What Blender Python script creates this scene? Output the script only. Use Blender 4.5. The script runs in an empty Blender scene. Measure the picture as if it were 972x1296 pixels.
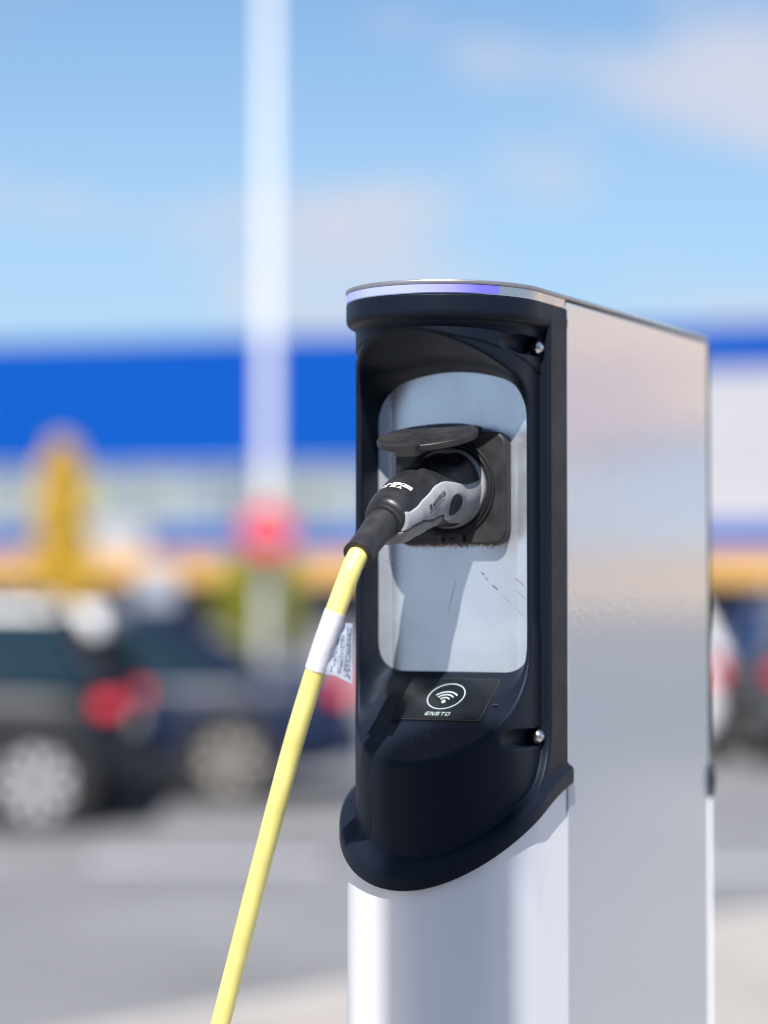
import bpy, bmesh, math, random
import numpy as np
from mathutils import Vector, Matrix
random.seed(7)
R = math.radians
scene = bpy.context.scene
C = scene.collection

# ------------------------------------------------------------------ camera
EYE = 1.6
cam_d = bpy.data.cameras.new('camera'); cam = bpy.data.objects.new('camera', cam_d); C.objects.link(cam)
scene.camera = cam
cam.location = (0, 0, EYE)
PITCH = math.atan(92 / 3000)
cam.rotation_euler = (math.pi / 2 + PITCH, 0, 0)
cam_d.sensor_fit = 'HORIZONTAL'; cam_d.sensor_width = 24.0
cam_d.lens = 3000 / 972 * 24.0
cam_d.clip_start = 0.05; cam_d.clip_end = 3000
cam_d.dof.use_dof = True
cam_d.dof.focus_distance = 2.12
cam_d.dof.aperture_fstop = cam_d.lens / 1000 / 0.0455
# ------------------------------------------------------------------ sky and sun
SUN_EL, SUN_AZ = R(51.0), R(188.0)          # azimuth clockwise from +Y
sund = Vector((math.sin(SUN_AZ) * math.cos(SUN_EL), math.cos(SUN_AZ) * math.cos(SUN_EL), math.sin(SUN_EL)))
world = bpy.data.worlds.new('World'); scene.world = world; world.use_nodes = True
nt = world.node_tree; nt.nodes.clear()
def nn(t, typ, **kw):
    n = t.nodes.new(typ)
    for k, v in kw.items(): setattr(n, k, v)
    return n
out = nn(nt, 'ShaderNodeOutputWorld'); bg = nn(nt, 'ShaderNodeBackground')
sky = nn(nt, 'ShaderNodeTexSky', sky_type='NISHITA', sun_disc=False, sun_elevation=SUN_EL, sun_rotation=SUN_AZ,
         altitude=50, air_density=1.0, dust_density=0.0, ozone_density=3.0)
tc = nn(nt, 'ShaderNodeTexCoord'); mp = nn(nt, 'ShaderNodeMapping'); mp.inputs['Scale'].default_value = (1.0, 1.0, 3.2)
mp.inputs['Location'].default_value = (3.3, 1.2, 0.4)
noi = nn(nt, 'ShaderNodeTexNoise'); noi.inputs['Scale'].default_value = 7.0; noi.inputs['Detail'].default_value = 4.0
noi.inputs['Roughness'].default_value = 0.45
ramp = nn(nt, 'ShaderNodeValToRGB'); ramp.color_ramp.elements[0].position = 0.48; ramp.color_ramp.elements[1].position = 0.62
ramp.color_ramp.elements[1].color = (0.85, 0.85, 0.85, 1)
mix = nn(nt, 'ShaderNodeMix', data_type='RGBA'); mix.inputs[7].default_value = (5.0, 5.1, 5.9, 1)
hs = nn(nt, 'ShaderNodeHueSaturation'); hs.inputs['Saturation'].default_value = 1.08; hs.inputs['Value'].default_value = 1.0
L = nt.links.new
L(tc.outputs['Generated'], mp.inputs[0]); L(mp.outputs[0], noi.inputs['Vector']); L(noi.outputs['Fac'], ramp.inputs[0])
sz = nn(nt, 'ShaderNodeSeparateXYZ'); hr = nn(nt, 'ShaderNodeMapRange', interpolation_type='SMOOTHSTEP')
hr.inputs[1].default_value = 0.0; hr.inputs[2].default_value = 0.30; hr.inputs[3].default_value = 0.92; hr.inputs[4].default_value = 0.0
hm = nn(nt, 'ShaderNodeMix', data_type='RGBA'); hm.inputs[7].default_value = (3.0, 4.55, 6.3, 1)      # paler blue air low over the horizon
L(tc.outputs['Generated'], sz.inputs[0]); L(sz.outputs['Z'], hr.inputs[0]); L(hr.outputs[0], hm.inputs[0])
L(sky.outputs[0], hs.inputs['Color']); L(hs.outputs[0], hm.inputs[6]); L(hm.outputs[2], mix.inputs[6]); L(ramp.outputs[0], mix.inputs[0])
L(mix.outputs[2], bg.inputs[0]); L(bg.outputs[0], out.inputs[0])
bg.inputs[1].default_value = 0.076
sun_d = bpy.data.lights.new('sun', 'SUN'); sun = bpy.data.objects.new('sun', sun_d); C.objects.link(sun)
sun_d.energy = 4.4; sun_d.angle = R(0.45); sun_d.color = (1.0, 0.955, 0.89)
sun.rotation_euler = sund.to_track_quat('Z', 'Y').to_euler(); sun.location = (0, 0, 30)
scene.view_settings.view_transform = 'Standard'; scene.view_settings.look = 'None'
scene.view_settings.exposure = 0.85; scene.view_settings.gamma = 1; scene.view_settings.use_curve_mapping = False
scene.render.engine = 'CYCLES'
scene.cycles.pixel_filter_type = 'BLACKMAN_HARRIS'; scene.cycles.filter_width = 1.1
try:
    scene.cycles.use_denoising = True; scene.cycles.denoiser = 'OPENIMAGEDENOISE'
except Exception: pass
scene.cycles.use_adaptive_sampling = False
scene.cycles.max_bounces = 8; scene.cycles.caustics_reflective = False; scene.cycles.caustics_refractive = False
scene.cycles.sample_clamp_indirect = 6.0

# ------------------------------------------------------------------ helpers
def tag(o, label=None, cat=None, group=None, kind=None):
    if label: o['label'] = label
    if cat: o['category'] = cat
    if group: o['group'] = group
    if kind: o['kind'] = kind
    return o
def empty(name, loc=(0, 0, 0), rz=0.0, parent=None):
    o = bpy.data.objects.new(name, None); C.objects.link(o); o.location = loc; o.rotation_euler = (0, 0, rz)
    o.empty_display_size = 0.1
    if parent: o.parent = parent
    return o
def copy_tree(o, parent=None):
    c = o.copy(); C.objects.link(c)
    if parent is not None:
        c.parent = parent; c.matrix_parent_inverse = o.matrix_parent_inverse.copy()
    for ch in list(o.children): copy_tree(ch, c)
    return c
def mesh_obj(name, verts, faces, mat, parent=None, smooth=True, normals=None, mats=None, fmat=None):
    me = bpy.data.meshes.new(name)
    if isinstance(verts, np.ndarray) and isinstance(faces, np.ndarray):
        me.vertices.add(len(verts)); me.vertices.foreach_set('co', verts.astype(np.float32).ravel())
        n = faces.shape[1]
        me.loops.add(len(faces) * n); me.loops.foreach_set('vertex_index', faces.astype(np.int32).ravel())
        me.polygons.add(len(faces)); me.polygons.foreach_set('loop_start', np.arange(0, len(faces) * n, n, dtype=np.int32))
        me.update(calc_edges=True)
    else:
        me.from_pydata([tuple(v) for v in verts], [], [tuple(f) for f in faces])
    me.validate()
    me.materials.append(mat)
    for m_ in (mats or []): me.materials.append(m_)
    if fmat is not None: me.polygons.foreach_set('material_index', fmat)
    me.polygons.foreach_set('use_smooth', [smooth] * len(me.polygons))
    if normals is not None and len(normals) == len(me.vertices): me.normals_split_custom_set_from_vertices(normals)
    o = bpy.data.objects.new(name, me); C.objects.link(o)
    if parent: o.parent = parent
    return o
class MB:
    """collects shapes into one mesh"""
    def __init__(s): s.bm = bmesh.new()
    def box(s, c, size, rz=0.0, bev=0.0, seg=2, rot=None):
        r = bmesh.ops.create_cube(s.bm, size=1.0); vs = r['verts']
        bmesh.ops.scale(s.bm, vec=size, verts=vs)
        if bev > 0:
            es = list({e for v in vs for e in v.link_edges})
            rr = bmesh.ops.bevel(s.bm, geom=es, offset=bev, segments=seg, affect='EDGES', profile=0.5)
            vs = list({v for f in rr['faces'] for v in f.verts} | {v for v in vs if v.is_valid})
        m = Matrix.Translation(c) @ (rot if rot is not None else Matrix.Rotation(rz, 4, 'Z'))
        bmesh.ops.transform(s.bm, matrix=m, verts=vs); return s
    def cyl(s, p0, p1, r0, r1=None, n=24, caps=True):
        r1 = r0 if r1 is None else r1
        p0, p1 = Vector(p0), Vector(p1); d = p1 - p0
        r = bmesh.ops.create_cone(s.bm, cap_ends=caps, segments=n, radius1=r0, radius2=r1, depth=d.length)
        m = Matrix.Translation((p0 + p1) / 2) @ d.to_track_quat('Z', 'Y').to_matrix().to_4x4()
        bmesh.ops.transform(s.bm, matrix=m, verts=r['verts']); return s
    def ball(s, c, r, sc=(1, 1, 1), u=16, v=10):
        rr = bmesh.ops.create_uvsphere(s.bm, u_segments=u, v_segments=v, radius=r)
        bmesh.ops.transform(s.bm, matrix=Matrix.Translation(c) @ Matrix.Diagonal((*sc, 1)), verts=rr['verts']); return s
    def lathe(s, prof, c, axis='Y', n=48):
        """prof: list of (r, h) revolved about axis through c"""
        rings = []
        for r, h in prof:
            ring = []
            for k in range(n):
                a = 2 * math.pi * k / n
                if axis == 'Y': p = (c[0] + r * math.cos(a), c[1] + h, c[2] + r * math.sin(a))
                elif axis == 'Z': p = (c[0] + r * math.cos(a), c[1] + r * math.sin(a), c[2] + h)
                else: p = (c[0] + h, c[1] + r * math.cos(a), c[2] + r * math.sin(a))
                ring.append(s.bm.verts.new(p))
            rings.append(ring)
        for a, b in zip(rings, rings[1:]):
            for k in range(n): s.bm.faces.new((a[k], a[(k + 1) % n], b[(k + 1) % n], b[k]))
        return s
    def loops(s, loops, cap0=True, cap1=True, closed=True):
        rings = [[s.bm.verts.new(p) for p in lp] for lp in loops]
        n = len(rings[0])
        for a, b in zip(rings, rings[1:]):
            for k in range(n if closed else n - 1): s.bm.faces.new((a[k], a[(k + 1) % n], b[(k + 1) % n], b[k]))
        if cap0: s.bm.faces.new(list(reversed(rings[0])))
        if cap1: s.bm.faces.new(rings[-1])
        return s
    def poly(s, pts): s.bm.faces.new([s.bm.verts.new(p) for p in pts]); return s
    def tube(s, pts, rad, n=20, caps=True):
        pts = [Vector(p) for p in pts]
        rads = rad if isinstance(rad, (list, tuple)) else [rad] * len(pts)
        loops = []; up = Vector((0.3, 0.9, 0.1)).normalized()
        for i, p in enumerate(pts):
            t = (pts[min(i + 1, len(pts) - 1)] - pts[max(i - 1, 0)]).normalized()
            a = t.cross(up).normalized(); b = a.cross(t).normalized()
            up = b
            loops.append([p + (a * math.cos(2 * math.pi * k / n) + b * math.sin(2 * math.pi * k / n)) * rads[i] for k in range(n)])
        return s.loops(loops, caps, caps)
    def build(s, name, mat, parent=None, smooth=False, angle=35):
        bmesh.ops.recalc_face_normals(s.bm, faces=s.bm.faces)
        me = bpy.data.meshes.new(name); s.bm.to_mesh(me); s.bm.free()
        me.materials.append(mat)
        if smooth:
            me.polygons.foreach_set('use_smooth', [True] * len(me.polygons))
            try: me.set_sharp_from_angle(angle=R(angle))
            except Exception: pass
        o = bpy.data.objects.new(name, me); C.objects.link(o)
        if parent: o.parent = parent
        if smooth:
            wn = o.modifiers.new('weighted', 'WEIGHTED_NORMAL'); wn.keep_sharp = True; wn.weight = 60
        return o

# ------------------------------------------------------------------ materials
def mat(name, col, rough=0.5, metal=0.0, coat=0.0, var=0.0, vscale=20.0, bump=0.0, bscale=200.0, bdist=0.001, emis=None, estr=0.0,
        alpha=1.0, trans=0.0, spec=0.5, coat_rough=0.05, rvar=0.0, aniso=0.0, det=4.0):
    m = bpy.data.materials.new(name); m.use_nodes = True; t = m.node_tree
    b = t.nodes['Principled BSDF']
    b.inputs['Base Color'].default_value = (*col, 1); b.inputs['Roughness'].default_value = rough
    b.inputs['Metallic'].default_value = metal; b.inputs['Coat Weight'].default_value = coat
    b.inputs['Coat Roughness'].default_value = coat_rough; b.inputs['Specular IOR Level'].default_value = spec
    b.inputs['Alpha'].default_value = alpha; b.inputs['Transmission Weight'].default_value = trans
    b.inputs['Anisotropic'].default_value = aniso
    if emis: b.inputs['Emission Color'].default_value = (*emis, 1); b.inputs['Emission Strength'].default_value = estr
    co = nn(t, 'ShaderNodeTexCoord')
    if var > 0 or rvar > 0:
        n1 = nn(t, 'ShaderNodeTexNoise'); n1.inputs['Scale'].default_value = vscale; n1.inputs['Detail'].default_value = det
        t.links.new(co.outputs['Object'], n1.inputs['Vector'])
        if var > 0:
            r = nn(t, 'ShaderNodeValToRGB')
            r.color_ramp.elements[0].position = 0.3; r.color_ramp.elements[1].position = 0.7
            r.color_ramp.elements[0].color = (*[c * (1 - var) for c in col], 1); r.color_ramp.elements[1].color = (*[min(1, c * (1 + var)) for c in col], 1)
            t.links.new(n1.outputs['Fac'], r.inputs[0]); t.links.new(r.outputs[0], b.inputs['Base Color'])
        if rvar > 0:
            mr = nn(t, 'ShaderNodeMapRange'); mr.inputs[1].default_value = 0.3; mr.inputs[2].default_value = 0.7
            mr.inputs[3].default_value = max(0.02, rough - rvar); mr.inputs[4].default_value = rough + rvar
            t.links.new(n1.outputs['Fac'], mr.inputs[0]); t.links.new(mr.outputs[0], b.inputs['Roughness'])
    if bump > 0:
        n2 = nn(t, 'ShaderNodeTexNoise'); n2.inputs['Scale'].default_value = bscale; n2.inputs['Detail'].default_value = 2.0
        bp = nn(t, 'ShaderNodeBump'); bp.inputs['Strength'].default_value = bump; bp.inputs['Distance'].default_value = bdist
        t.links.new(co.outputs['Object'], n2.inputs['Vector']); t.links.new(n2.outputs['Fac'], bp.inputs['Height'])
        t.links.new(bp.outputs[0], b.inputs['Normal'])
    return m
M = {}
M['asphalt'] = mat('asphalt', (0.170, 0.171, 0.180), 0.85, var=0.18, vscale=0.6, bump=0.4, bscale=60, bdist=0.004)
M['paving'] = mat('paving', (0.31, 0.285, 0.265), 0.8, var=0.15, vscale=1.5, bump=0.3, bscale=50, bdist=0.003)
M['kerb'] = mat('kerb_stone', (0.36, 0.34, 0.33), 0.75, var=0.1, vscale=5)
M['line'] = mat('road_paint', (0.46, 0.46, 0.50), 0.6, var=0.15, vscale=8)
M['blue'] = mat('blue_cladding', (0.0, 0.062, 0.33), 0.7, spec=0.1, var=0.04, vscale=0.2)
M['white_clad'] = mat('white_cladding', (0.37, 0.37, 0.41), 0.5, var=0.05, vscale=0.3)
M['peach'] = mat('peach_cladding', (0.72, 0.54, 0.38), 0.6, var=0.06, vscale=0.3)
M['pink'] = mat('pink_panel', (0.48, 0.30, 0.38), 0.6, var=0.06, vscale=0.3)
M['grey_clad'] = mat('grey_cladding', (0.36, 0.45, 0.58), 0.6, var=0.08, vscale=0.3)
M['grey_blue'] = mat('grey_blue_cladding', (0.40, 0.47, 0.57), 0.6, var=0.08, vscale=0.4)
M['orange'] = mat('orange_band', (0.62, 0.35, 0.10), 0.55, var=0.15, vscale=0.4)
M['glass'] = mat('window_glass', (0.16, 0.19, 0.21), 0.12, var=0.3, vscale=0.3, spec=0.8)
M['glass_pale'] = mat('pale_window_glass', (0.22, 0.25, 0.24), 0.2, var=0.35, vscale=0.25, spec=0.8)
M['glass_olive'] = mat('olive_window_glass', (0.30, 0.30, 0.17), 0.3, var=0.3, vscale=0.3)
M['dark_glass'] = mat('dark_shop_glass', (0.015, 0.025, 0.06), 0.12, spec=0.7)
M['roofing'] = mat('roof_membrane', (0.25, 0.25, 0.26), 0.9, var=0.1, vscale=0.5)
M['pole_white'] = mat('white_pole_paint', (0.80, 0.80, 0.80), 0.35, var=0.03, vscale=3)
M['red'] = mat('red_sign', (0.70, 0.02, 0.04), 0.35, var=0.04)
M['sign_white'] = mat('sign_white', (0.34, 0.37, 0.44), 0.4, var=0.03)
M['galv'] = mat('galvanised_steel', (0.45, 0.46, 0.48), 0.45, metal=0.8, var=0.1, vscale=20)
# post
M['black'] = mat('black_moulded_plastic', (0.0075, 0.0105, 0.0190), 0.41, bump=0.6, bscale=1100, bdist=0.0004, rvar=0.04, vscale=30, spec=0.42)
M['black'].node_tree.nodes['Principled BSDF'].inputs['IOR'].default_value = 1.30
M['black'].node_tree.nodes['Principled BSDF'].inputs['Specular Tint'].default_value = (0.62, 0.78, 1.0, 1)
M['black_matt'] = mat('black_matt_core', (0.01, 0.01, 0.011), 0.8, var=0.1)
M['reader_black'] = mat('reader_window_black', (0.008, 0.010, 0.014), 0.22, rvar=0.05, vscale=40)
M['print'] = mat('pale_print', (0.46, 0.56, 0.55), 0.5, var=0.05, vscale=300)
M['steel'] = mat('brushed_steel_edge', (0.62, 0.61, 0.60), 0.28, metal=1.0, bump=0.03, bscale=900, bdist=0.0002, rvar=0.06, vscale=60)
M['lid_metal'] = mat('grey_lid_metal', (0.42, 0.42, 0.43), 0.38, metal=0.8, var=0.08, vscale=30)
M['seal'] = mat('dark_green_seal', (0.02, 0.05, 0.03), 0.6, var=0.1)
M['led'] = mat('violet_status_light', (0.14, 0.13, 0.50), 0.25, emis=(0.30, 0.26, 1.0), estr=0.30, coat=0.5)
M['rubber'] = mat('black_rubber', (0.022, 0.022, 0.025), 0.5, var=0.25, vscale=60, rvar=0.1, bump=0.1, bscale=500, bdist=0.0004)
M['socket_plastic'] = mat('weathered_black_plastic', (0.020, 0.020, 0.022), 0.48, var=0.4, vscale=45, rvar=0.12, bump=0.15, bscale=600, bdist=0.0003)
M['ring_rubber'] = mat('gasket_rubber', (0.018, 0.02, 0.024), 0.4, rvar=0.1, vscale=50)
M['plug_black'] = mat('plug_black_plastic', (0.018, 0.018, 0.021), 0.42, var=0.3, vscale=60, rvar=0.1, bump=0.12, bscale=900, bdist=0.0003)
M['plug_grey'] = mat('plug_grey_plastic', (0.33, 0.34, 0.37), 0.32, var=0.06, vscale=90, rvar=0.06)
M['plug_grey_shaded'] = mat('plug_grey_shaded_plastic', (0.20, 0.20, 0.215), 0.4, var=0.1, vscale=80)  # plug grey with the underside's shade put into the colour
M['plug_print'] = mat('plug_white_print', (0.62, 0.62, 0.62), 0.6, var=0.2, vscale=300)
M['plug_print_dark'] = mat('plug_dark_print', (0.05, 0.05, 0.065), 0.6, var=0.1, vscale=300)
M['cable'] = mat('yellow_cable_sheath', (0.84, 0.76, 0.25), 0.32, var=0.10, vscale=28, rvar=0.10, bump=0.10, bscale=160, bdist=0.0004)
M['tagwhite'] = mat('white_label_sleeve', (0.70, 0.70, 0.77), 0.35, var=0.06, vscale=80, bump=0.5, bscale=90, bdist=0.0012)
M['tagclear'] = mat('clear_label_flap', (0.50, 0.57, 0.70), 0.25, alpha=0.6, var=0.1, vscale=80)
M['tagprint'] = mat('label_print', (0.10, 0.13, 0.22), 0.6, var=0.1)
M['tagrule'] = mat('label_rule', (0.55, 0.72, 0.80), 0.5)
M['scratch_dark'] = mat('dark_scratch', (0.05, 0.04, 0.05), 0.7, var=0.2, vscale=200)
M['scratch_brown'] = mat('brown_scratch', (0.32, 0.24, 0.21), 0.6, var=0.2, vscale=200)
M['screw'] = mat('stainless_screw', (0.75, 0.72, 0.76), 0.22, metal=1.0, rvar=0.1, vscale=300)
# aluminium column: anodised, glossy
M['alu'] = mat('anodised_column', (0.90, 0.92, 0.97), 0.22, metal=0.12, coat=0.0, coat_rough=0.08, rvar=0.03, vscale=8)
def led_profile(m):
    t = m.node_tree; b = t.nodes['Principled BSDF']; co = nn(t, 'ShaderNodeTexCoord'); sp = nn(t, 'ShaderNodeSeparateXYZ')
    ad = nn(t, 'ShaderNodeMath', operation='ADD'); ad.inputs[1].default_value = 0.012
    ab = nn(t, 'ShaderNodeMath', operation='ABSOLUTE'); r = nn(t, 'ShaderNodeValToRGB'); mr = nn(t, 'ShaderNodeMath', operation='MULTIPLY'); mr.inputs[1].default_value = 10.0
    t.links.new(co.outputs['Object'], sp.inputs[0]); t.links.new(sp.outputs['X'], ad.inputs[0]); t.links.new(ad.outputs[0], ab.inputs[0]); t.links.new(ab.outputs[0], mr.inputs[0]); t.links.new(mr.outputs[0], r.inputs[0])
    e = r.color_ramp.elements; e[0].position = 0.26; e[0].color = (0.48, 0.58, 0.85, 1); e[1].position = 0.78; e[1].color = (0.02, 0.01, 0.55, 1)
    m_ = r.color_ramp.elements.new(0.56); m_.color = (0.32, 0.34, 0.85, 1)
    t.links.new(r.outputs[0], b.inputs['Emission Color']); b.inputs['Emission Strength'].default_value = 0.50
led_profile(M['led'])
def streaks(m, scale, strength=0.03, base='Base Color', amt=0.06):
    """vertical faint streaks in roughness and normal (extrusion lines)"""
    t = m.node_tree; b = t.nodes['Principled BSDF']
    co = nn(t, 'ShaderNodeTexCoord'); mp_ = nn(t, 'ShaderNodeMapping'); mp_.inputs['Scale'].default_value = scale
    n1 = nn(t, 'ShaderNodeTexNoise'); n1.inputs['Scale'].default_value = 1.0; n1.inputs['Detail'].default_value = 3.0
    bp = nn(t, 'ShaderNodeBump'); bp.inputs['Strength'].default_value = strength; bp.inputs['Distance'].default_value = 0.001
    t.links.new(co.outputs['Object'], mp_.inputs[0]); t.links.new(mp_.outputs[0], n1.inputs['Vector'])
    t.links.new(n1.outputs['Fac'], bp.inputs['Height']); t.links.new(bp.outputs[0], b.inputs['Normal'])
streaks(M['alu'], (260, 260, 0.7), 0.02)
# side panel: powder coated with an orange-peel skin
def panel_material():
    m = mat('orange_peel_panel', (0.47, 0.52, 0.60), 0.16, metal=0.25, coat=1.0, coat_rough=0.06)
    t = m.node_tree; b = t.nodes['Principled BSDF']
    co = nn(t, 'ShaderNodeTexCoord'); mp_ = nn(t, 'ShaderNodeMapping'); mp_.inputs['Scale'].default_value = (1, 1, 0.6)
    n1 = nn(t, 'ShaderNodeTexNoise'); n1.inputs['Scale'].default_value = 210.0; n1.inputs['Detail'].default_value = 1.5
    n2 = nn(t, 'ShaderNodeTexNoise'); n2.inputs['Scale'].default_value = 9.0; n2.inputs['Detail'].default_value = 2.0
    ad = nn(t, 'ShaderNodeMath', operation='MULTIPLY_ADD'); ad.inputs[1].default_value = 0.5
    bp = nn(t, 'ShaderNodeBump'); bp.inputs['Strength'].default_value = 0.6; bp.inputs['Distance'].default_value = 0.00022
    t.links.new(co.outputs['Object'], mp_.inputs[0]); t.links.new(mp_.outputs[0], n1.inputs['Vector'])
    t.links.new(co.outputs['Object'], n2.inputs['Vector'])
    t.links.new(n2.outputs['Fac'], ad.inputs[0]); t.links.new(n1.outputs['Fac'], ad.inputs[2])
    t.links.new(ad.outputs[0], bp.inputs['Height'])
    for k in ('Normal', 'Coat Normal'): t.links.new(bp.outputs[0], b.inputs[k])
    mp2 = nn(t, 'ShaderNodeMapping'); mp2.inputs['Scale'].default_value = (40, 40, 1.6); n3 = nn(t, 'ShaderNodeTexNoise'); n3.inputs['Scale'].default_value = 1.0; n3.inputs['Detail'].default_value = 5
    rm = nn(t, 'ShaderNodeMapRange'); rm.inputs[1].default_value = 0.3; rm.inputs[2].default_value = 0.7; rm.inputs[3].default_value = 0.02; rm.inputs[4].default_value = 0.06
    t.links.new(co.outputs['Object'], mp2.inputs[0]); t.links.new(mp2.outputs[0], n3.inputs['Vector']); t.links.new(n3.outputs['Fac'], rm.inputs[0]); t.links.new(rm.outputs[0], b.inputs['Coat Roughness'])
    # tiny dirt specks near the edge
    v = nn(t, 'ShaderNodeTexVoronoi'); v.inputs['Scale'].default_value = 90.0
    lt = nn(t, 'ShaderNodeMath', operation='LESS_THAN'); lt.inputs[1].default_value = 0.045
    nz = nn(t, 'ShaderNodeTexNoise'); nz.inputs['Scale'].default_value = 14.0
    gt = nn(t, 'ShaderNodeMath', operation='GREATER_THAN'); gt.inputs[1].default_value = 0.60
    mu = nn(t, 'ShaderNodeMath', operation='MULTIPLY')
    mx = nn(t, 'ShaderNodeMix', data_type='RGBA'); mx.inputs[6].default_value = (0.47, 0.52, 0.60, 1); mx.inputs[7].default_value = (0.10, 0.10, 0.10, 1)
    t.links.new(co.outputs['Object'], v.inputs['Vector']); t.links.new(co.outputs['Object'], nz.inputs['Vector'])
    t.links.new(v.outputs['Distance'], lt.inputs[0]); t.links.new(nz.outputs['Fac'], gt.inputs[0])
    t.links.new(lt.outputs[0], mu.inputs[0]); t.links.new(gt.outputs[0], mu.inputs[1]); t.links.new(mu.outputs[0], mx.inputs[0])
    t.links.new(mx.outputs[2], b.inputs['Base Color'])
    return m
M['panel'] = panel_material()
def plate_material():
    """brushed stainless plate; rust and grime line just under the socket flange"""
    m = mat('stainless_plate', (0.66, 0.72, 0.80), 0.25, metal=1.0)
    t = m.node_tree; b = t.nodes['Principled BSDF']; Lk = t.links.new
    co = nn(t, 'ShaderNodeTexCoord'); sep = nn(t, 'ShaderNodeSeparateXYZ'); Lk(co.outputs['Object'], sep.inputs[0])
    # smudges in roughness
    n0 = nn(t, 'ShaderNodeTexNoise'); n0.inputs['Scale'].default_value = 28; n0.inputs['Detail'].default_value = 5
    mr0 = nn(t, 'ShaderNodeMapRange'); mr0.inputs[1].default_value = 0.3; mr0.inputs[2].default_value = 0.75; mr0.inputs[3].default_value = 0.22; mr0.inputs[4].default_value = 0.31
    Lk(co.outputs['Object'], n0.inputs['Vector']); Lk(n0.outputs['Fac'], mr0.inputs[0])
    # brushed grain
    mp_ = nn(t, 'ShaderNodeMapping'); mp_.inputs['Scale'].default_value = (900, 900, 900)
    n1 = nn(t, 'ShaderNodeTexNoise'); n1.inputs['Scale'].default_value = 1.0; n1.inputs['Detail'].default_value = 2
    bp = nn(t, 'ShaderNodeBump'); bp.inputs['Strength'].default_value = 0.06; bp.inputs['Distance'].default_value = 0.0004
    Lk(co.outputs['Object'], mp_.inputs[0]); Lk(mp_.outputs[0], n1.inputs['Vector']); Lk(n1.outputs['Fac'], bp.inputs['Height']); Lk(bp.outputs[0], b.inputs['Normal'])
    # rust band: below the flange (object z = RZ), fading down, broken up by noise
    RZ = (EYE - 0.12) + 0.0378
    nr = nn(t, 'ShaderNodeTexNoise'); nr.inputs['Scale'].default_value = 700; nr.inputs['Detail'].default_value = 6
    Lk(co.outputs['Object'], nr.inputs['Vector'])
    mz = nn(t, 'ShaderNodeMapRange'); mz.inputs[1].default_value = RZ - 0.0065; mz.inputs[2].default_value = RZ + 0.001; mz.inputs[3].default_value = -0.32; mz.inputs[4].default_value = 0.24
    Lk(sep.outputs['Z'], mz.inputs[0])
    ax = nn(t, 'ShaderNodeMath', operation='ABSOLUTE'); Lk(sep.outputs['X'], ax.inputs[0])
    mx_ = nn(t, 'ShaderNodeMapRange'); mx_.inputs[1].default_value = 0.046; mx_.inputs[2].default_value = 0.058; mx_.inputs[3].default_value = 0.0; mx_.inputs[4].default_value = -0.5
    Lk(ax.outputs[0], mx_.inputs[0])
    s1 = nn(t, 'ShaderNodeMath', operation='ADD'); s2 = nn(t, 'ShaderNodeMath', operation='ADD'); Lk(nr.outputs['Fac'], s1.inputs[0]); Lk(mz.outputs[0], s1.inputs[1])
    Lk(s1.outputs[0], s2.inputs[0]); Lk(mx_.outputs[0], s2.inputs[1])
    # nothing above the flange bottom
    up = nn(t, 'ShaderNodeMath', operation='LESS_THAN'); up.inputs[1].default_value = RZ + 0.002; Lk(sep.outputs['Z'], up.inputs[0])
    rr = nn(t, 'ShaderNodeMapRange'); rr.inputs[1].default_value = 0.49; rr.inputs[2].default_value = 0.58; Lk(s2.outputs[0], rr.inputs[0])
    ru = nn(t, 'ShaderNodeMath', operation='MULTIPLY'); Lk(rr.outputs[0], ru.inputs[0]); Lk(up.outputs[0], ru.inputs[1])
    # pale mineral film (dried water) over a broader zone
    nf = nn(t, 'ShaderNodeTexNoise'); nf.inputs['Scale'].default_value = 16; nf.inputs['Detail'].default_value = 6; Lk(co.outputs['Object'], nf.inputs['Vector'])
    fr = nn(t, 'ShaderNodeMapRange'); fr.inputs[1].default_value = 0.42; fr.inputs[2].default_value = 0.75; fr.inputs[3].default_value = 0.24; fr.inputs[4].default_value = 0.40
    Lk(nf.outputs['Fac'], fr.inputs[0])
    c1 = nn(t, 'ShaderNodeMix', data_type='RGBA'); c1.inputs[6].default_value = (0.66, 0.72, 0.80, 1); c1.inputs[7].default_value = (0.26, 0.145, 0.095, 1); Lk(ru.outputs[0], c1.inputs[0])
    Lk(c1.outputs[2], b.inputs['Base Color'])
    mm = nn(t, 'ShaderNodeMath', operation='MAXIMUM'); Lk(ru.outputs[0], mm.inputs[0]); Lk(fr.outputs[0], mm.inputs[1])
    inv = nn(t, 'ShaderNodeMath', operation='SUBTRACT'); inv.inputs[0].default_value = 1.0; Lk(mm.outputs[0], inv.inputs[1]); Lk(inv.outputs[0], b.inputs['Metallic'])
    ar = nn(t, 'ShaderNodeMath', operation='MULTIPLY_ADD'); ar.inputs[1].default_value = 0.5; Lk(ru.outputs[0], ar.inputs[0]); Lk(mr0.outputs[0], ar.inputs[2]); Lk(ar.outputs[0], b.inputs['Roughness'])
    return m
M['plate'] = plate_material()
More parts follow.
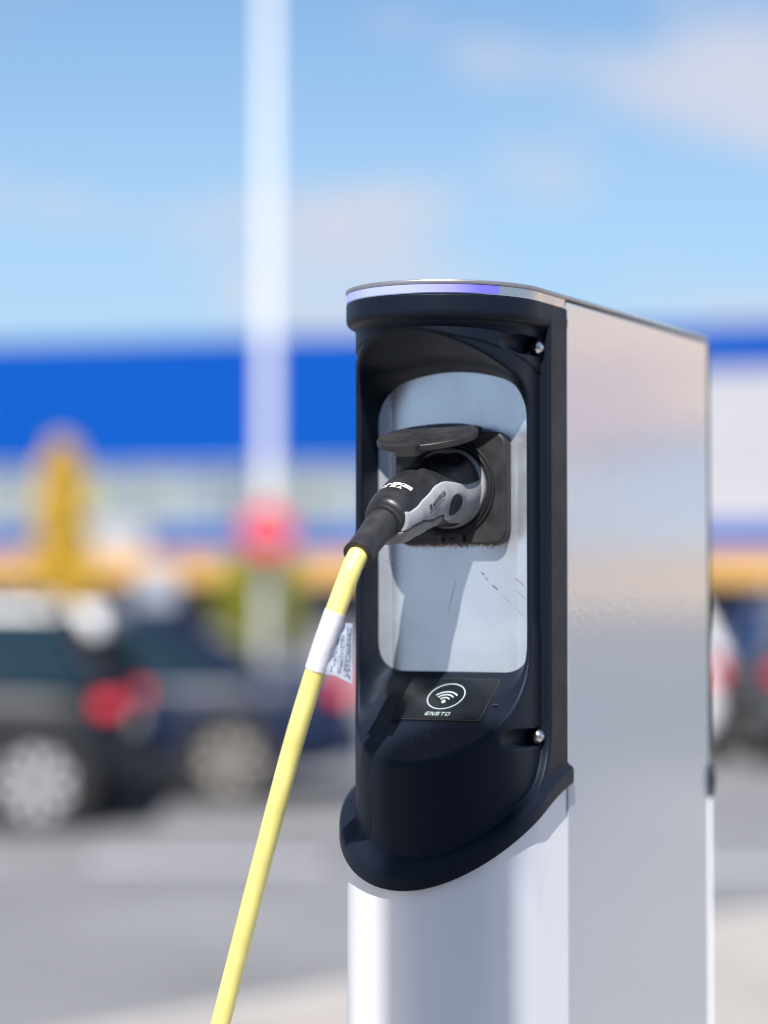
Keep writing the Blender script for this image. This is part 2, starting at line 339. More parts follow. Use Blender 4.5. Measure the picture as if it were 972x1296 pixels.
# cars
def paint(name, col, rough=0.38): return mat(name, col, rough, metal=0.0, coat=0.06, spec=0.22, coat_rough=0.03, var=0.04, vscale=3)
M['p_black'] = paint('black_car_paint', (0.010, 0.012, 0.018))
M['p_navy'] = paint('navy_car_paint', (0.008, 0.016, 0.045))
M['p_white'] = paint('white_car_paint', (0.75, 0.75, 0.77))
M['p_grey'] = paint('grey_car_paint', (0.10, 0.11, 0.13))
M['p_red'] = paint('red_car_paint', (0.30, 0.012, 0.02))
M['p_blue'] = paint('slate_blue_car_paint', (0.07, 0.10, 0.16))
M['p_roof_glint'] = mat('painted_roof_glint', (0.90, 0.90, 0.92), 0.3, coat=1.0, var=0.03)  # pale colour stands in for sun glint along the roof
M['car_glass'] = mat('car_glass', (0.010, 0.022, 0.028), 0.05, spec=0.8, var=0.1)
M['tyre'] = mat('tyre_rubber', (0.018, 0.018, 0.019), 0.8, var=0.15, vscale=15)
M['rim'] = mat('alloy_rim', (0.80, 0.80, 0.82), 0.35, metal=0.2, var=0.05, vscale=10)
M['rim_dull'] = mat('dull_alloy_rim', (0.52, 0.48, 0.45), 0.4, metal=0.2, var=0.05, vscale=10)
M['tail'] = mat('red_tail_lamp', (0.80, 0.012, 0.04), 0.15, coat=1.0, var=0.1, vscale=20)
M['lamp'] = mat('clear_lamp', (0.7, 0.7, 0.72), 0.1, coat=1.0, var=0.05)
M['trimblack'] = mat('black_car_trim', (0.015, 0.015, 0.016), 0.5, var=0.1)
M['chrome'] = mat('chrome_trim', (0.8, 0.8, 0.8), 0.08, metal=1.0, rvar=0.02)
M['nplate'] = mat('number_plate_white', (0.7, 0.7, 0.7), 0.4, var=0.05)
M['bark'] = mat('tree_bark', (0.10, 0.07, 0.05), 0.9, var=0.3, vscale=12, bump=0.5, bscale=30, bdist=0.01)
def leafmat(name, a, b_):
    m = mat(name, a, 0.55); t = m.node_tree; b = t.nodes['Principled BSDF']
    oi = nn(t, 'ShaderNodeTexCoord'); n = nn(t, 'ShaderNodeTexNoise'); n.inputs['Scale'].default_value = 3.5; n.inputs['Detail'].default_value = 4
    r = nn(t, 'ShaderNodeValToRGB'); r.color_ramp.elements[0].position = 0.35; r.color_ramp.elements[1].position = 0.65
    r.color_ramp.elements[0].color = (*a, 1); r.color_ramp.elements[1].color = (*b_, 1)
    t.links.new(oi.outputs['Object'], n.inputs[0]); t.links.new(n.outputs['Fac'], r.inputs[0]); t.links.new(r.outputs[0], b.inputs['Base Color'])
    b.inputs['Subsurface Weight'].default_value = 0.0
    return m
M['leaf_gold'] = leafmat('golden_foliage', (0.62, 0.40, 0.03), (0.80, 0.55, 0.06))
M['leaf_olive'] = leafmat('olive_foliage', (0.20, 0.22, 0.01), (0.36, 0.34, 0.02))
M['leaf_green'] = leafmat('green_foliage', (0.035, 0.07, 0.02), (0.08, 0.13, 0.03))

# ------------------------------------------------------------------ ground
def sheet(name, pts, z, m, kind='structure'):
    o = mesh_obj(name, [(x, y, z) for x, y in pts], [list(range(len(pts)))], m, smooth=False); tag(o, kind=kind); return o
g = sheet('asphalt_ground', [(-900, -900), (900, -900), (900, 1500), (-900, 1500)], 0.0, M['asphalt'])
# raised paved island the charging post stands on, with a kerb
KP = [(-0.85, 7.9), (1.50, 10.45)]
kd = Vector((KP[1][0] - KP[0][0], KP[1][1] - KP[0][1], 0)).normalized()
def along(t, off=0.0):
    n_ = Vector((-kd.y, kd.x, 0)); p = Vector((*KP[0], 0)) + kd * t + n_ * off; return (p.x, p.y)
isl = [along(-14), along(14), along(14, -5.7), along(-14, -5.7)]
b_ = MB(); b_.loops([[(x, y, 0.004) for x, y in isl], [(x, y, 0.12) for x, y in isl]], cap0=False); pv = b_.build('paved_island', M['paving']); tag(pv, kind='structure')
b_ = MB()
c0, c1 = Vector((*along(-14, 0.075), 0.062)), Vector((*along(14, 0.075), 0.062))
nseg = 28
for i in range(nseg):
    a = c0.lerp(c1, i / nseg); bb = c0.lerp(c1, (i + 1) / nseg); mid = (a + bb) / 2
    b_.box(mid, ((bb - a).length - 0.008, 0.14, 0.125), rz=math.atan2(kd.y, kd.x), bev=0.012)
kb = b_.build('kerb', M['kerb']); tag(kb, kind='structure')
# painted bay markings
def marking(x0, x1, y0, y1, rz=0.0):
    b = MB(); b.poly([(x0, y0, 0.004), (x1, y0, 0.004), (x1 + rz, y1, 0.004), (x0 + rz, y1, 0.004)]); return b
b_ = MB()
for (x0, x1, y0, y1) in [(-1.70, -0.35, 13.55, 13.85), (-3.9, -2.25, 13.5, 13.75), (1.75, 2.6, 13.2, 13.5), (0.3, 1.1, 13.5, 13.7), (3.4, 4.6, 13.0, 13.3), (-6.0, -4.6, 13.5, 13.75)]:
    b_.poly([(x0, y0, 0.004), (x1, y0, 0.004), (x1, y1, 0.004), (x0, y1, 0.004)])
mk = b_.build('painted_road_markings', M['line']); tag(mk, kind='structure')

# ------------------------------------------------------------------ store building
FA = Vector((-60.0, 101.0, 0)); FB = Vector((115.0, 57.5, 0))
fd = (FB - FA).normalized(); fn = Vector((fd.y, -fd.x, 0))      # fn points to the viewer
frz = math.atan2(fd.y, fd.x)
def fpos(x):       # distance along facade whose world X is x
    return (x - FA.x) / fd.x
store = empty('store_building', FA, frz)
tag(store, 'long blue retail store with white section and orange canopy band', 'building')
def fbox(name, s0, s1, z0, z1, m, dep=0.3, out=0.0, parent=store):
    # local coords: x along the facade, -y toward the viewer
    b = MB(); b.box(((s0 + s1) / 2, -out + dep / 2, (z0 + z1) / 2), (s1 - s0, dep, z1 - z0)); return b.build(name, m, parent)
SL = (FB - FA).length
sW = fpos(8.6); sP = fpos(30.0)
TOP = 10.75
fbox('wall', 0, SL, 0, TOP - 0.35, M['grey_clad'], 30, -0.3)
fbox('tower', fpos(46), SL, TOP - 0.35, 15.5, M['peach'], 20, -0.35)
fbox('roof', -0.4, SL + 0.4, TOP - 0.35, TOP - 0.1, M['roofing'], 31, 0.05)
fbox('blue_cladding', 0, sW, 6.05, TOP, M['blue'], 0.35, 0.06)
fbox('blue_coping', sW, sP, 9.2, TOP, M['blue'], 0.35, 0.06)
fbox('white_cladding', sW, sP, 3.7, 9.2, M['white_clad'], 0.30, 0.02)
fbox('peach_cladding', sP, SL, 7.9, TOP, M['peach'], 0.30, 0.02)
fbox('peach_cladding', fpos(73.6), fpos(78), 4.6, 7.9, M['peach'], 0.30, 0.02)
fbox('pink_panel', fpos(68.2), fpos(74), 7.2, 11.4, M['pink'], 0.12, 0.14)
fbox('blue_stripe', 0, sP, 2.76, 3.7, M['blue'], 0.5, 0.3)
fbox('canopy', 0, SL, 1.75, 2.75, M['orange'], 3.0, 2.2)
fbox('lower_cladding', fpos(42), SL, 0.5, 1.74, M['peach'], 0.15, 2.16)
fbox('shop_front', 0, SL, 0.0, 1.75, M['dark_glass'], 0.2, 0.05)
# mid band windows, each with its frame
k = 0; s = 1.0
while s < sW - 3:
    wdt = 2.9
    m_ = [M['glass_pale'], M['glass_olive'], M['glass_pale'], M['glass'], M['glass_pale'], M['glass'], M['glass_olive']][k % 7]
    w_ = fbox('window', s, s + wdt, 3.75, 6.0, m_, 0.1, 0.04)
    b = MB()
    for xx in (s + 0.06, s + wdt / 2, s + wdt - 0.06): b.box((xx, -0.07, 4.87), (0.10, 0.12, 2.3))
    for zz in (3.77, 5.0, 5.97): b.box((s + wdt / 2, -0.075, zz), (wdt, 0.12, 0.10))
    b.build('window_frame', M['grey_clad'], w_)
    s += 3.15; k += 1
fbox('sign_board', fpos(-11.2), fpos(-8.6), 2.6, 3.9, M['sign_white'], 0.2, 0.7)
fbox('sign_board', fpos(-8.3), fpos(-6.9), 0.9, 2.2, M['sign_white'], 0.2, 2.5)
for sx in np.arange(4, SL, 9.0):
    fbox('canopy_post', sx, sx + 0.18, 0, 1.75, M['galv'], 0.18, 2.15)
for sx in (fpos(-30), fpos(-4), fpos(22)):
    d_ = fbox('door', sx, sx + 2.0, 0.02, 1.72, M['glass'], 0.1, 0.10)
    fbox('door_frame', sx + 0.96, sx + 1.04, 0.02, 1.72, M['galv'], 0.12, 0.13, d_)

# added unseen building behind the viewpoint: shades the ground, mirrored in the metal
wh = empty('added_reflected_building', (1.5, -9.0, 0)); tag(wh, 'added unseen grey blue building with white doors, for the metal to mirror', 'building')
b = MB(); b.box((0, -6, 4.0), (21, 12, 8.0)); b.build('wall', M['grey_blue'], wh)
b = MB(); b.box((0, -6, 8.1), (21.4, 12.4, 0.25)); b.build('roof', M['roofing'], wh)
for x_ in (-8.2, 7.5):
    b = MB(); b.box((x_, 0.04, 1.9), (3.2, 0.08, 3.8)); rd_ = b.build('roller_door', M['white_clad'], wh)
    b = MB(); b.box((x_, 0.05, 3.9), (3.5, 0.12, 0.2)); b.build('door_frame', M['galv'], rd_)
for x_ in (-3.5, 0.2, 3.6):
    b = MB(); b.box((x_, 0.03, 4.6), (1.6, 0.06, 1.2)); b.build('window', M['glass'], wh)

# ------------------------------------------------------------------ flagpole with a round sign
PX = -1.97; PY = 40.0
fp = empty('flagpole', (PX, PY, 0)); tag(fp, 'tall white flagpole rising behind the parked cars', 'flagpole')
b = MB(); b.tube([(0, 0, 0.1), (0, 0, 3), (0, 0, 8), (0, 0, 14), (0, 0, 18)], [0.125, 0.122, 0.117, 0.11, 0.10], n=24); b.build('pole', M['pole_white'], fp, True)
b = MB(); b.cyl((0, 0, 0), (0, 0, 0.1), 0.24, 0.22); b.build('base', M['galv'], fp, True)
b = MB(); b.ball((0, 0, 18.09), 0.13); b.build('finial', M['chrome'], fp, True)
b = MB(); b.tube([(0.14, -0.02, 1.4), (0.14, -0.02, 17.9)], 0.008, n=8); b.box((0.13, -0.02, 1.4), (0.03, 0.03, 0.2), bev=0.005); b.build('halyard', M['sign_white'], fp)
ts = empty('traffic_sign', (PX + 0.02, PY - 0.55, 0)); tag(ts, 'round red traffic sign with pale bar, in front of the flagpole', 'sign')
b = MB(); b.lathe([(0.0, -0.01), (0.415, -0.01), (0.42, 0.0), (0.42, 0.012), (0.0, 0.012)], (0, 0, 2.50), 'Y', 40); b.build('sign_disc', M['red'], ts, True)
b = MB(); b.box((0, -0.016, 2.50), (0.56, 0.006, 0.15), bev=0.002); b.build('sign_bar', M['sign_white'], ts)
b = MB(); b.cyl((0, 0.045, 0), (0, 0.045, 2.9), 0.03); b.build('post', M['galv'], ts, True)

# added unseen pole behind the viewpoint, casting a narrow shadow down the charging post
lp_ = empty('added_shadow_pole', (0.0545 - 0.1405 * 2.35, -0.25, 0.12)); tag(lp_, 'added unseen grey pole that casts a shadow on the front of the charging post', 'shadow caster')
b = MB(); b.tube([(0, 0, 0), (0, 0, 2), (0, 0, 4.24)], 0.0635, n=32); b.build('pole', M['galv'], lp_, True)
b = MB(); b.cyl((0, 0, 0), (0, 0, 0.04), 0.13, 0.12); b.build('base', M['galv'], lp_, True)
b = MB(); b.lathe([(0.0, 0.06), (0.05, 0.055), (0.068, 0.04), (0.068, 0.0), (0.0635, -0.01), (0.0, -0.01)], (0, 0, 4.24), 'Z', 32); b.build('pole_cap', M['galv'], lp_, True)

# ------------------------------------------------------------------ foliage
def foliage(name, loc, h0, h1, rad, n, leaf, m, label, cat, group=None, profile='column'):
    root = empty(name, loc); tag(root, label, cat, group)
    b = MB(); b.tube([(0, 0, 0), (0.02, 0, h1 * 0.3), (-0.02, 0.02, h1 * 0.6), (0, 0, h1 * 0.85)], [rad * 0.16, rad * 0.12, rad * 0.08, rad * 0.03], n=10)
    for i in range(7):
        a = random.random() * 6.28; z = h0 + (h1 - h0) * (0.1 + 0.1 * i)
        b.tube([(0, 0, z), (math.cos(a) * rad * 0.35, math.sin(a) * rad * 0.35, z + rad * 0.3), (math.cos(a) * rad * 0.7, math.sin(a) * rad * 0.7, z + rad * 0.8)], [rad * 0.05, rad * 0.035, rad * 0.015], n=6)
    b.build('trunk', M['bark'], root, True)
    rng = np.random.default_rng(int(abs(loc[0]) * 100) + 3)
    ncl = max(14, n // 120)
    cl = []
    for i in range(ncl):
        t = rng.random(); a = rng.random() * 6.283
        pr = (math.sin(math.pi * min(1, (t * 0.9 + 0.12))) ** 0.5 if profile == 'round' else (1 - t) ** 0.45 * (0.75 + 0.25 * min(1, t * 6)))
        rr = rad * pr * math.sqrt(rng.random()) * 0.85
        cl.append((rr * math.cos(a), rr * math.sin(a), h0 + (h1 - h0) * t, rad * 0.42 * rng.uniform(0.6, 1.2)))
    verts, faces = [], []
    for i in range(n):
        c = cl[rng.integers(ncl)]; d = rng.normal(size=3); d /= np.linalg.norm(d); p = np.array(c[:3]) + d * c[3] * rng.random() ** 0.4
        if p[2] < h0 * 0.8: continue
        u = rng.normal(size=3); u /= np.linalg.norm(u); v = np.cross(u, rng.normal(size=3)); v /= np.linalg.norm(v)
        s_ = leaf * rng.uniform(0.6, 1.3); q = len(verts)
        verts += [p - u * s_, p + v * s_ * 0.45, p + u * s_, p - v * s_ * 0.45]; faces.append([q, q + 1, q + 2, q + 3])
    mesh_obj('crown', np.array(verts), np.array(faces), m, root, smooth=False)
    return root
foliage('conifer', (-6.12, 45.0, 0), 0.4, 4.25, 0.66, 16000, 0.075, M['leaf_gold'], 'tall narrow golden conifer standing behind the black parked car', 'tree')
foliage('shrub', (-2.35, 45.5, 0), 0.25, 2.15, 0.95, 9000, 0.07, M['leaf_olive'], 'low rounded olive green shrub standing behind the flagpole', 'shrub', profile='round')

# ------------------------------------------------------------------ cars
def make_car(name, body, roofm, rimm, label, group=None, kind='hatch', L_=4.3, H_=1.42, cat='car', rails=False):
    root = empty(name); tag(root, label, cat, group)
    W_ = 0.90
    # nose at -x, tail at +x; local y = -W_ is the near side
    def sec(x, zb, zt, hw, hw2=None, zm=None):
        hw2 = hw2 or hw * 0.93; zm = zm or (zb + (zt - zb) * 0.55)
        return [(x, -hw * 0.86, zb), (x, -hw, zb + 0.10), (x, -hw, zm), (x, -hw2, zt - 0.03), (x, -hw2 * 0.82, zt), (x, 0, zt + 0.015), (x, hw2 * 0.82, zt), (x, hw2, zt - 0.03), (x, hw, zm), (x, hw, zb + 0.10), (x, hw * 0.86, zb), (x, 0, zb)]
    h2 = L_ / 2
    belt = H_ * 0.64
    tailz = belt if kind != 'sedan' else belt + 0.03
    st = [(-h2, 0.30, 0.55, 0.62), (-h2 + 0.10, 0.22, 0.66, 0.78), (-h2 + 0.4, 0.19, 0.74, 0.87), (-h2 + 0.9, 0.18, belt - 0.10, W_), (-h2 + 1.25, 0.18, belt, W_), (0, 0.18, belt + 0.01, W_),
          (h2 - 1.0, 0.19, belt + 0.02, W_), (h2 - 0.35, 0.22, tailz + 0.01, W_ * 0.97), (h2 - 0.08, 0.27, tailz - 0.06, W_ * 0.90), (h2, 0.36, tailz - 0.18, W_ * 0.82)]
    b = MB(); b.loops([sec(*s_) for s_ in st]); bo = b.build('body', body, root, True, 60)
    bo.modifiers.clear(); sm = bo.modifiers.new('s', 'SUBSURF'); sm.levels = 1; sm.render_levels = 2
    # cabin
    if kind == 'sedan': xs = (-h2 + 1.15, -h2 + 1.95, h2 - 1.55, h2 - 0.70)
    elif kind == 'wagon': xs = (-h2 + 1.15, -h2 + 1.90, h2 - 0.42, h2 - 0.10)
    else: xs = (-h2 + 1.05, -h2 + 1.75, h2 - 0.75, h2 - 0.15)
    zt = H_ - 0.05; wb, wt = W_ * 0.90, W_ * 0.72
    def csec(x, z, w): return [(x, -w, z), (x, -w * 0.5, z + 0.012), (x, w * 0.5, z + 0.012), (x, w, z)]
    zb = belt - 0.02
    A = [(xs[0], zb), (xs[1], zt), (xs[2], zt), (xs[3], zb)]
    b = MB()
    v = {}
    for i, (x, z) in enumerate(A):
        w = wt if z == zt else wb
        for sgn in (-1, 1): v[i, sgn] = b.bm.verts.new((x, sgn * w, z))
    b.bm.faces.new((v[0, -1], v[1, -1], v[1, 1], v[0, 1])); b.bm.faces.new((v[1, -1], v[2, -1], v[2, 1], v[1, 1])); b.bm.faces.new((v[2, -1], v[3, -1], v[3, 1], v[2, 1]))
    for sgn in (-1, 1): b.bm.faces.new([v[i, sgn] for i in range(4)])
    b.bm.faces.new((v[3, -1], v[0, -1], v[0, 1], v[3, 1]))
    b.build('glasshouse', M['car_glass'], root)
    # roof skin and pillars
    rb = 0.17 if rails else 0.03  # deeper pale skirt widens the painted glint on the railed car
    b = MB()
    b.loops([[(xs[1] - 0.10, y, zt - rb - 0.03 + 0.0 * abs(y)) for y in (-wt - 0.02, wt + 0.02)] + [(xs[1] - 0.08, wt, zt - 0.02), (xs[1] - 0.08, -wt, zt - 0.02)],
             [(xs[1] + 0.12, -wt - 0.02, zt - rb), (xs[1] + 0.12, wt + 0.02, zt - rb), (xs[1] + 0.12, wt - 0.06, zt + 0.035), (xs[1] + 0.12, -wt + 0.06, zt + 0.035)],
             [((xs[1] + xs[2]) / 2, -wt - 0.02, zt - rb), ((xs[1] + xs[2]) / 2, wt + 0.02, zt - rb), ((xs[1] + xs[2]) / 2, wt - 0.06, zt + 0.06), ((xs[1] + xs[2]) / 2, -wt + 0.06, zt + 0.06)],
             [(xs[2] - 0.05, -wt - 0.02, zt - rb), (xs[2] - 0.05, wt + 0.02, zt - rb), (xs[2] - 0.05, wt - 0.06, zt + 0.035), (xs[2] - 0.05, -wt + 0.06, zt + 0.035)],
             [(xs[2] + 0.10, -wt, zt - 0.08), (xs[2] + 0.10, wt, zt - 0.08), (xs[2] + 0.08, wt - 0.05, zt - 0.04), (xs[2] + 0.08, -wt + 0.05, zt - 0.04)]])
    b.build('roof', roofm, root, True, 60)
    for (xa, xb, wd) in ((xs[0], xs[1], 0.05), ((xs[0] + xs[3]) / 2 + 0.1, (xs[1] + xs[2]) / 2 + 0.08, 0.07), (xs[3], xs[2], 0.12 if kind == 'sedan' else 0.16)):
        for sgn in (-1, 1):
            b = MB(); b.tube([(xa, sgn * (wb + 0.004), zb), ((xa + xb) / 2, sgn * ((wb + wt) / 2 + 0.008), (zb + zt) / 2), (xb, sgn * (wt + 0.004), zt)], wd / 2, n=8)
            b.build('pillar', body, root, True)
    # wheels
    for wx in (-h2 + 0.86, h2 - (0.56 if rails else 0.90)):
        for sgn in (-1, 1):
            b = MB(); b.cyl((wx, sgn * (W_ - 0.10), 0.33), (wx, sgn * (W_ + 0.004), 0.33), 0.375, n=36); b.build('wheel_arch', M['trimblack'], root)
            y0 = sgn * (W_ - 0.19); y1 = sgn * (W_ + 0.012)
            b = MB()
            pr = [(0.20, 0.0), (0.30, 0.0), (0.318, 0.03), (0.32, 0.1), (0.318, 0.17), (0.30, 0.20), (0.235, 0.202), (0.22, 0.185)]
            b.lathe([(r_, sgn * h_) for r_, h_ in pr], (wx, y0, 0.32), 'Y', 40)
            wh = b.build('wheel', M['tyre'], root, True)
            b = MB()
            b.lathe([(0.225, sgn * 0.19), (0.235, sgn * 0.196), (0.215, sgn * 0.18), (0.20, sgn * 0.12)], (wx, y0, 0.32), 'Y', 40)
            b.cyl((wx, y0 + sgn * 0.10, 0.32), (wx, y0 + sgn * 0.185, 0.32), 0.06, 0.045)
            for q in range(9):
                a = q * 2 * math.pi / 9 + wx
                for da in (-0.10, 0.10):
                    b.tube([(wx + 0.04 * math.cos(a), y0 + sgn * 0.17, 0.32 + 0.04 * math.sin(a)), (wx + 0.215 * math.cos(a + da), y0 + sgn * 0.18, 0.32 + 0.215 * math.sin(a + da))], 0.024, n=6)
            b.build('rim', rimm, wh, True)
            b = MB(); b.cyl((wx, y0 + sgn * 0.06, 0.32), (wx, y0 + sgn * 0.10, 0.32), 0.20, n=30); b.build('brake_disc', M['rim_dull'], wh, True)
    # lamps, bumpers, handles, mirrors, plate
    for sgn in (-1, 1):
        b = MB(); b.box((h2 - 0.10, sgn * (W_ * 0.865), 0.82), (0.16, 0.16, 0.13), bev=0.03, rot=Matrix.Rotation(sgn * 0.28, 4, 'Z')); b.build('tail_lamp', M['tail'], root, True)
        b = MB(); b.box((-h2 + 0.26, sgn * (W_ * 0.80), 0.64), (0.36, 0.16, 0.13), bev=0.03, rot=Matrix.Rotation(-sgn * 0.45, 4, 'Z')); b.build('headlight', M['lamp'], root, True)
        b = MB(); b.box((xs[0] + 0.45, sgn * (W_ + 0.05), belt + 0.07), (0.13, 0.19, 0.12), bev=0.03); b.build('mirror', body, root, True)
        for hx in (-0.05, 0.85): b = MB(); b.box((hx, sgn * (W_ + 0.008), belt - 0.09), (0.18, 0.03, 0.03), bev=0.008); b.build('door_handle', body, root, True)
        b = MB(); b.box((0.0, sgn * (W_ - 0.01), 0.24), (L_ - 2.45, 0.05, 0.12), bev=0.02); b.build('sill', M['trimblack'], root, True)
        if rails:
            b = MB(); b.tube([(xs[1] + 0.1, sgn * wt * 0.92, zt + 0.03), (xs[1] + 0.2, sgn * wt * 0.92, zt + 0.085), (xs[2] - 0.2, sgn * wt * 0.92, zt + 0.085), (xs[2] - 0.1, sgn * wt * 0.92, zt + 0.03)], 0.02, n=10); b.build('roof_rail', M['chrome'], root, True)
    if rails:
        b = MB(); b.box((xs[2] + 0.14, 0, zt - 0.05), (0.26, 2 * wt + 0.10, 0.19), bev=0.05); b.build('tail_glint_block', roofm, root, True)  # added block, painted pale as the glint at the roof's rear edge
    b = MB(); b.box((h2 + 0.0, 0, 0.42), (0.16, 1.45, 0.22), bev=0.05); b.build('rear_bumper', body, root, True)
    b = MB(); b.box((-h2 + 0.03, 0, 0.40), (0.16, 1.3, 0.2), bev=0.05); b.build('front_bumper', M['trimblack'], root, True)
    b = MB(); b.box((h2 + 0.012, 0, 0.68), (0.015, 0.52, 0.11), bev=0.004, rot=None); b.build('number_plate', M['nplate'], root)
    b = MB(); b.box((-h2 - 0.06, 0, 0.45), (0.015, 0.52, 0.11), bev=0.004); b.build('number_plate', M['nplate'], root)
    return root
G = 'cars parked in the bays across the road'
car1 = make_car('parked_car', M['p_black'], M['p_roof_glint'], M['rim'], 'black estate car with painted roof glint and bright alloy wheels at the left edge', G, 'wagon', 4.5, 1.46, rails=True)
car1.location = (-1.68 - 2.25, 15.3 + 0.9, 0)
car2 = make_car('parked_car', M['p_navy'], M['p_navy'], M['rim_dull'], 'dark navy saloon with dull wheels, parked behind the black estate', G, 'sedan', 4.5, 1.42)
car2.location = (-0.22 - 2.25, 17.25 + 0.9, 0)
car3 = make_car('parked_car', M['p_white'], M['p_white'], M['rim'], 'white hatchback seen just right of the charging post', G, 'hatch', 4.0, 1.46)
car3.location = (2.10, 22.6, 0); car3.rotation_euler = (0, 0, R(-90))
car4 = make_car('parked_car', M['p_grey'], M['p_grey'], M['rim'], 'dark grey hatchback with red tail lamps at the right edge of the picture', G, 'hatch', 4.0, 1.5)
car4.location = (4.12, 22.4, 0); car4.rotation_euler = (0, 0, R(-88))

# ------------------------------------------------------------------ charging post
ANG = R(26.01); PO = Vector((0.0881, 2.2679, 0.12)); ZB = EYE - 0.12
wv = np.array([math.cos(ANG), -math.sin(ANG)]); svv = np.array([math.sin(ANG), math.cos(ANG)])
def unproj(px, py, v):
    """photo pixel -> local (x, z rel. to eye) on the vertical plane v metres in front of the post's flank corner"""
    c_, s_ = math.cos(PITCH), math.sin(PITCH)
    x = (px - 486) / 3000; y = -(py - 648) / 3000
    r = np.array([x, c_ - y * s_, s_ + y * c_])
    A = np.array([[r[0], -wv[0]], [r[1], -wv[1]]]); bb = np.array([PO.x, PO.y]) - v * svv
    t, xx = np.linalg.solve(A, bb); return xx, t * r[2]
post = empty('charging_station', PO, -ANG)
tag(post, 'grey metal charging post with black socket housing and violet light band under its lid', 'charging station')
def P(x, v, z): return (x, -v, z + ZB)

# --- signed distance tools
def smin(a, b, k):
    h = np.clip(0.5 + 0.5 * (b - a) / k, 0, 1); return b * (1 - h) + a * h - k * h * (1 - h)
def smax(a, b, k): return -smin(-a, -b, k)
HW, V0, NB = 0.093, 0.064, 0.104
def nose(x, v, off):
    a = HW + off; bb = NB + off
    q = (np.sqrt((x / a) ** 2 + ((v - V0) / bb) ** 2) - 1) * 0.098
    return np.where(v < V0, np.abs(x) - a, q)
def zbf(v): vv = np.maximum(v, -0.02); return -0.1687 - 0.19 * vv - 1.76 * vv * vv
def sd_housing(x, v, z):
    brow = smax(nose(x, v, 0.0), z - 0.2600, 0.0015); brow = smax(brow, 0.2375 - z, 0.009)
    zs = 0.1963 + 0.27 * (v - 0.041)
    ins = -0.0088 - 0.0013 * np.clip((zs - z) / 0.0012, 0, 1) * np.clip((z + 0.05) / 0.02, 0, 1)
    cover = smax(smax(nose(x, v, ins), z - 0.255, 0.001), zbf(v) - 0.012 - z, 0.001)
    zb = zbf(v)
    reg = smin(v - 0.0405, (z - zb) * 0.85, 0.045)
    frame = smax(smax(nose(x, v, 0.0), reg, 0.0035), np.maximum(z - 0.25, zb - 0.012 - z), 0.001)
    reg2 = np.maximum(np.maximum(v - 0.087, x + 0.02), np.maximum(z - 0.25, zb - 0.012 - z))
    frame2 = smax(nose(x, v, -0.0045), reg2, 0.004)
    trim = smax(nose(x, v, 0.0062), z - zb, 0.0062); trim = smax(trim, zb - 0.0185 - z, 0.004); trim = smax(trim, -v - 0.0035, 0.003)
    s = smin(brow, cover, 0.005); s = smin(s, frame, 0.0015); s = smin(s, frame2, 0.0012); s = smin(s, trim, 0.003)
    # mouth: side profile removed between hood and floor, then the pocket behind
    zh = zs - 0.017 * (x / 0.075) ** 2; zf = -0.0812 - 0.72 * (v - 0.052)
    up = (z - zh) * 0.96; dn = (zf - z) * 0.81
    lf = np.clip((-x - 0.045) / 0.03, 0, 1); vc = 0.066 + 0.031 * lf * lf * (3 - 2 * lf)
    o1 = smax(smax(vc - v, up, 0.030), dn, 0.038)
    ax = np.abs(x) - 0.0770 - np.where(x > 0, 0.10, 0.0) * np.maximum(v - 0.052, 0)
    o2 = smax(smax(ax, up, 0.030), dn, 0.026); o2 = np.maximum(o2, 0.0512 - v)
    s = smax(s, -smin(o1, o2, 0.006), 0.0045)
    for zc in (0.2196, -0.1398):
        cyl = smax(np.sqrt((x - 0.0815) ** 2 + (z - zc) ** 2) - 0.0087, 0.046 - v, 0.002)
        s = smax(s, -cyl, 0.0025)
        cyl = smax(np.sqrt((x + 0.0815) ** 2 + (z - zc) ** 2) - 0.0083, 0.046 - v, 0.002)
        s = smax(s, -cyl, 0.0025)
    return np.maximum(s, -v - 0.0035)
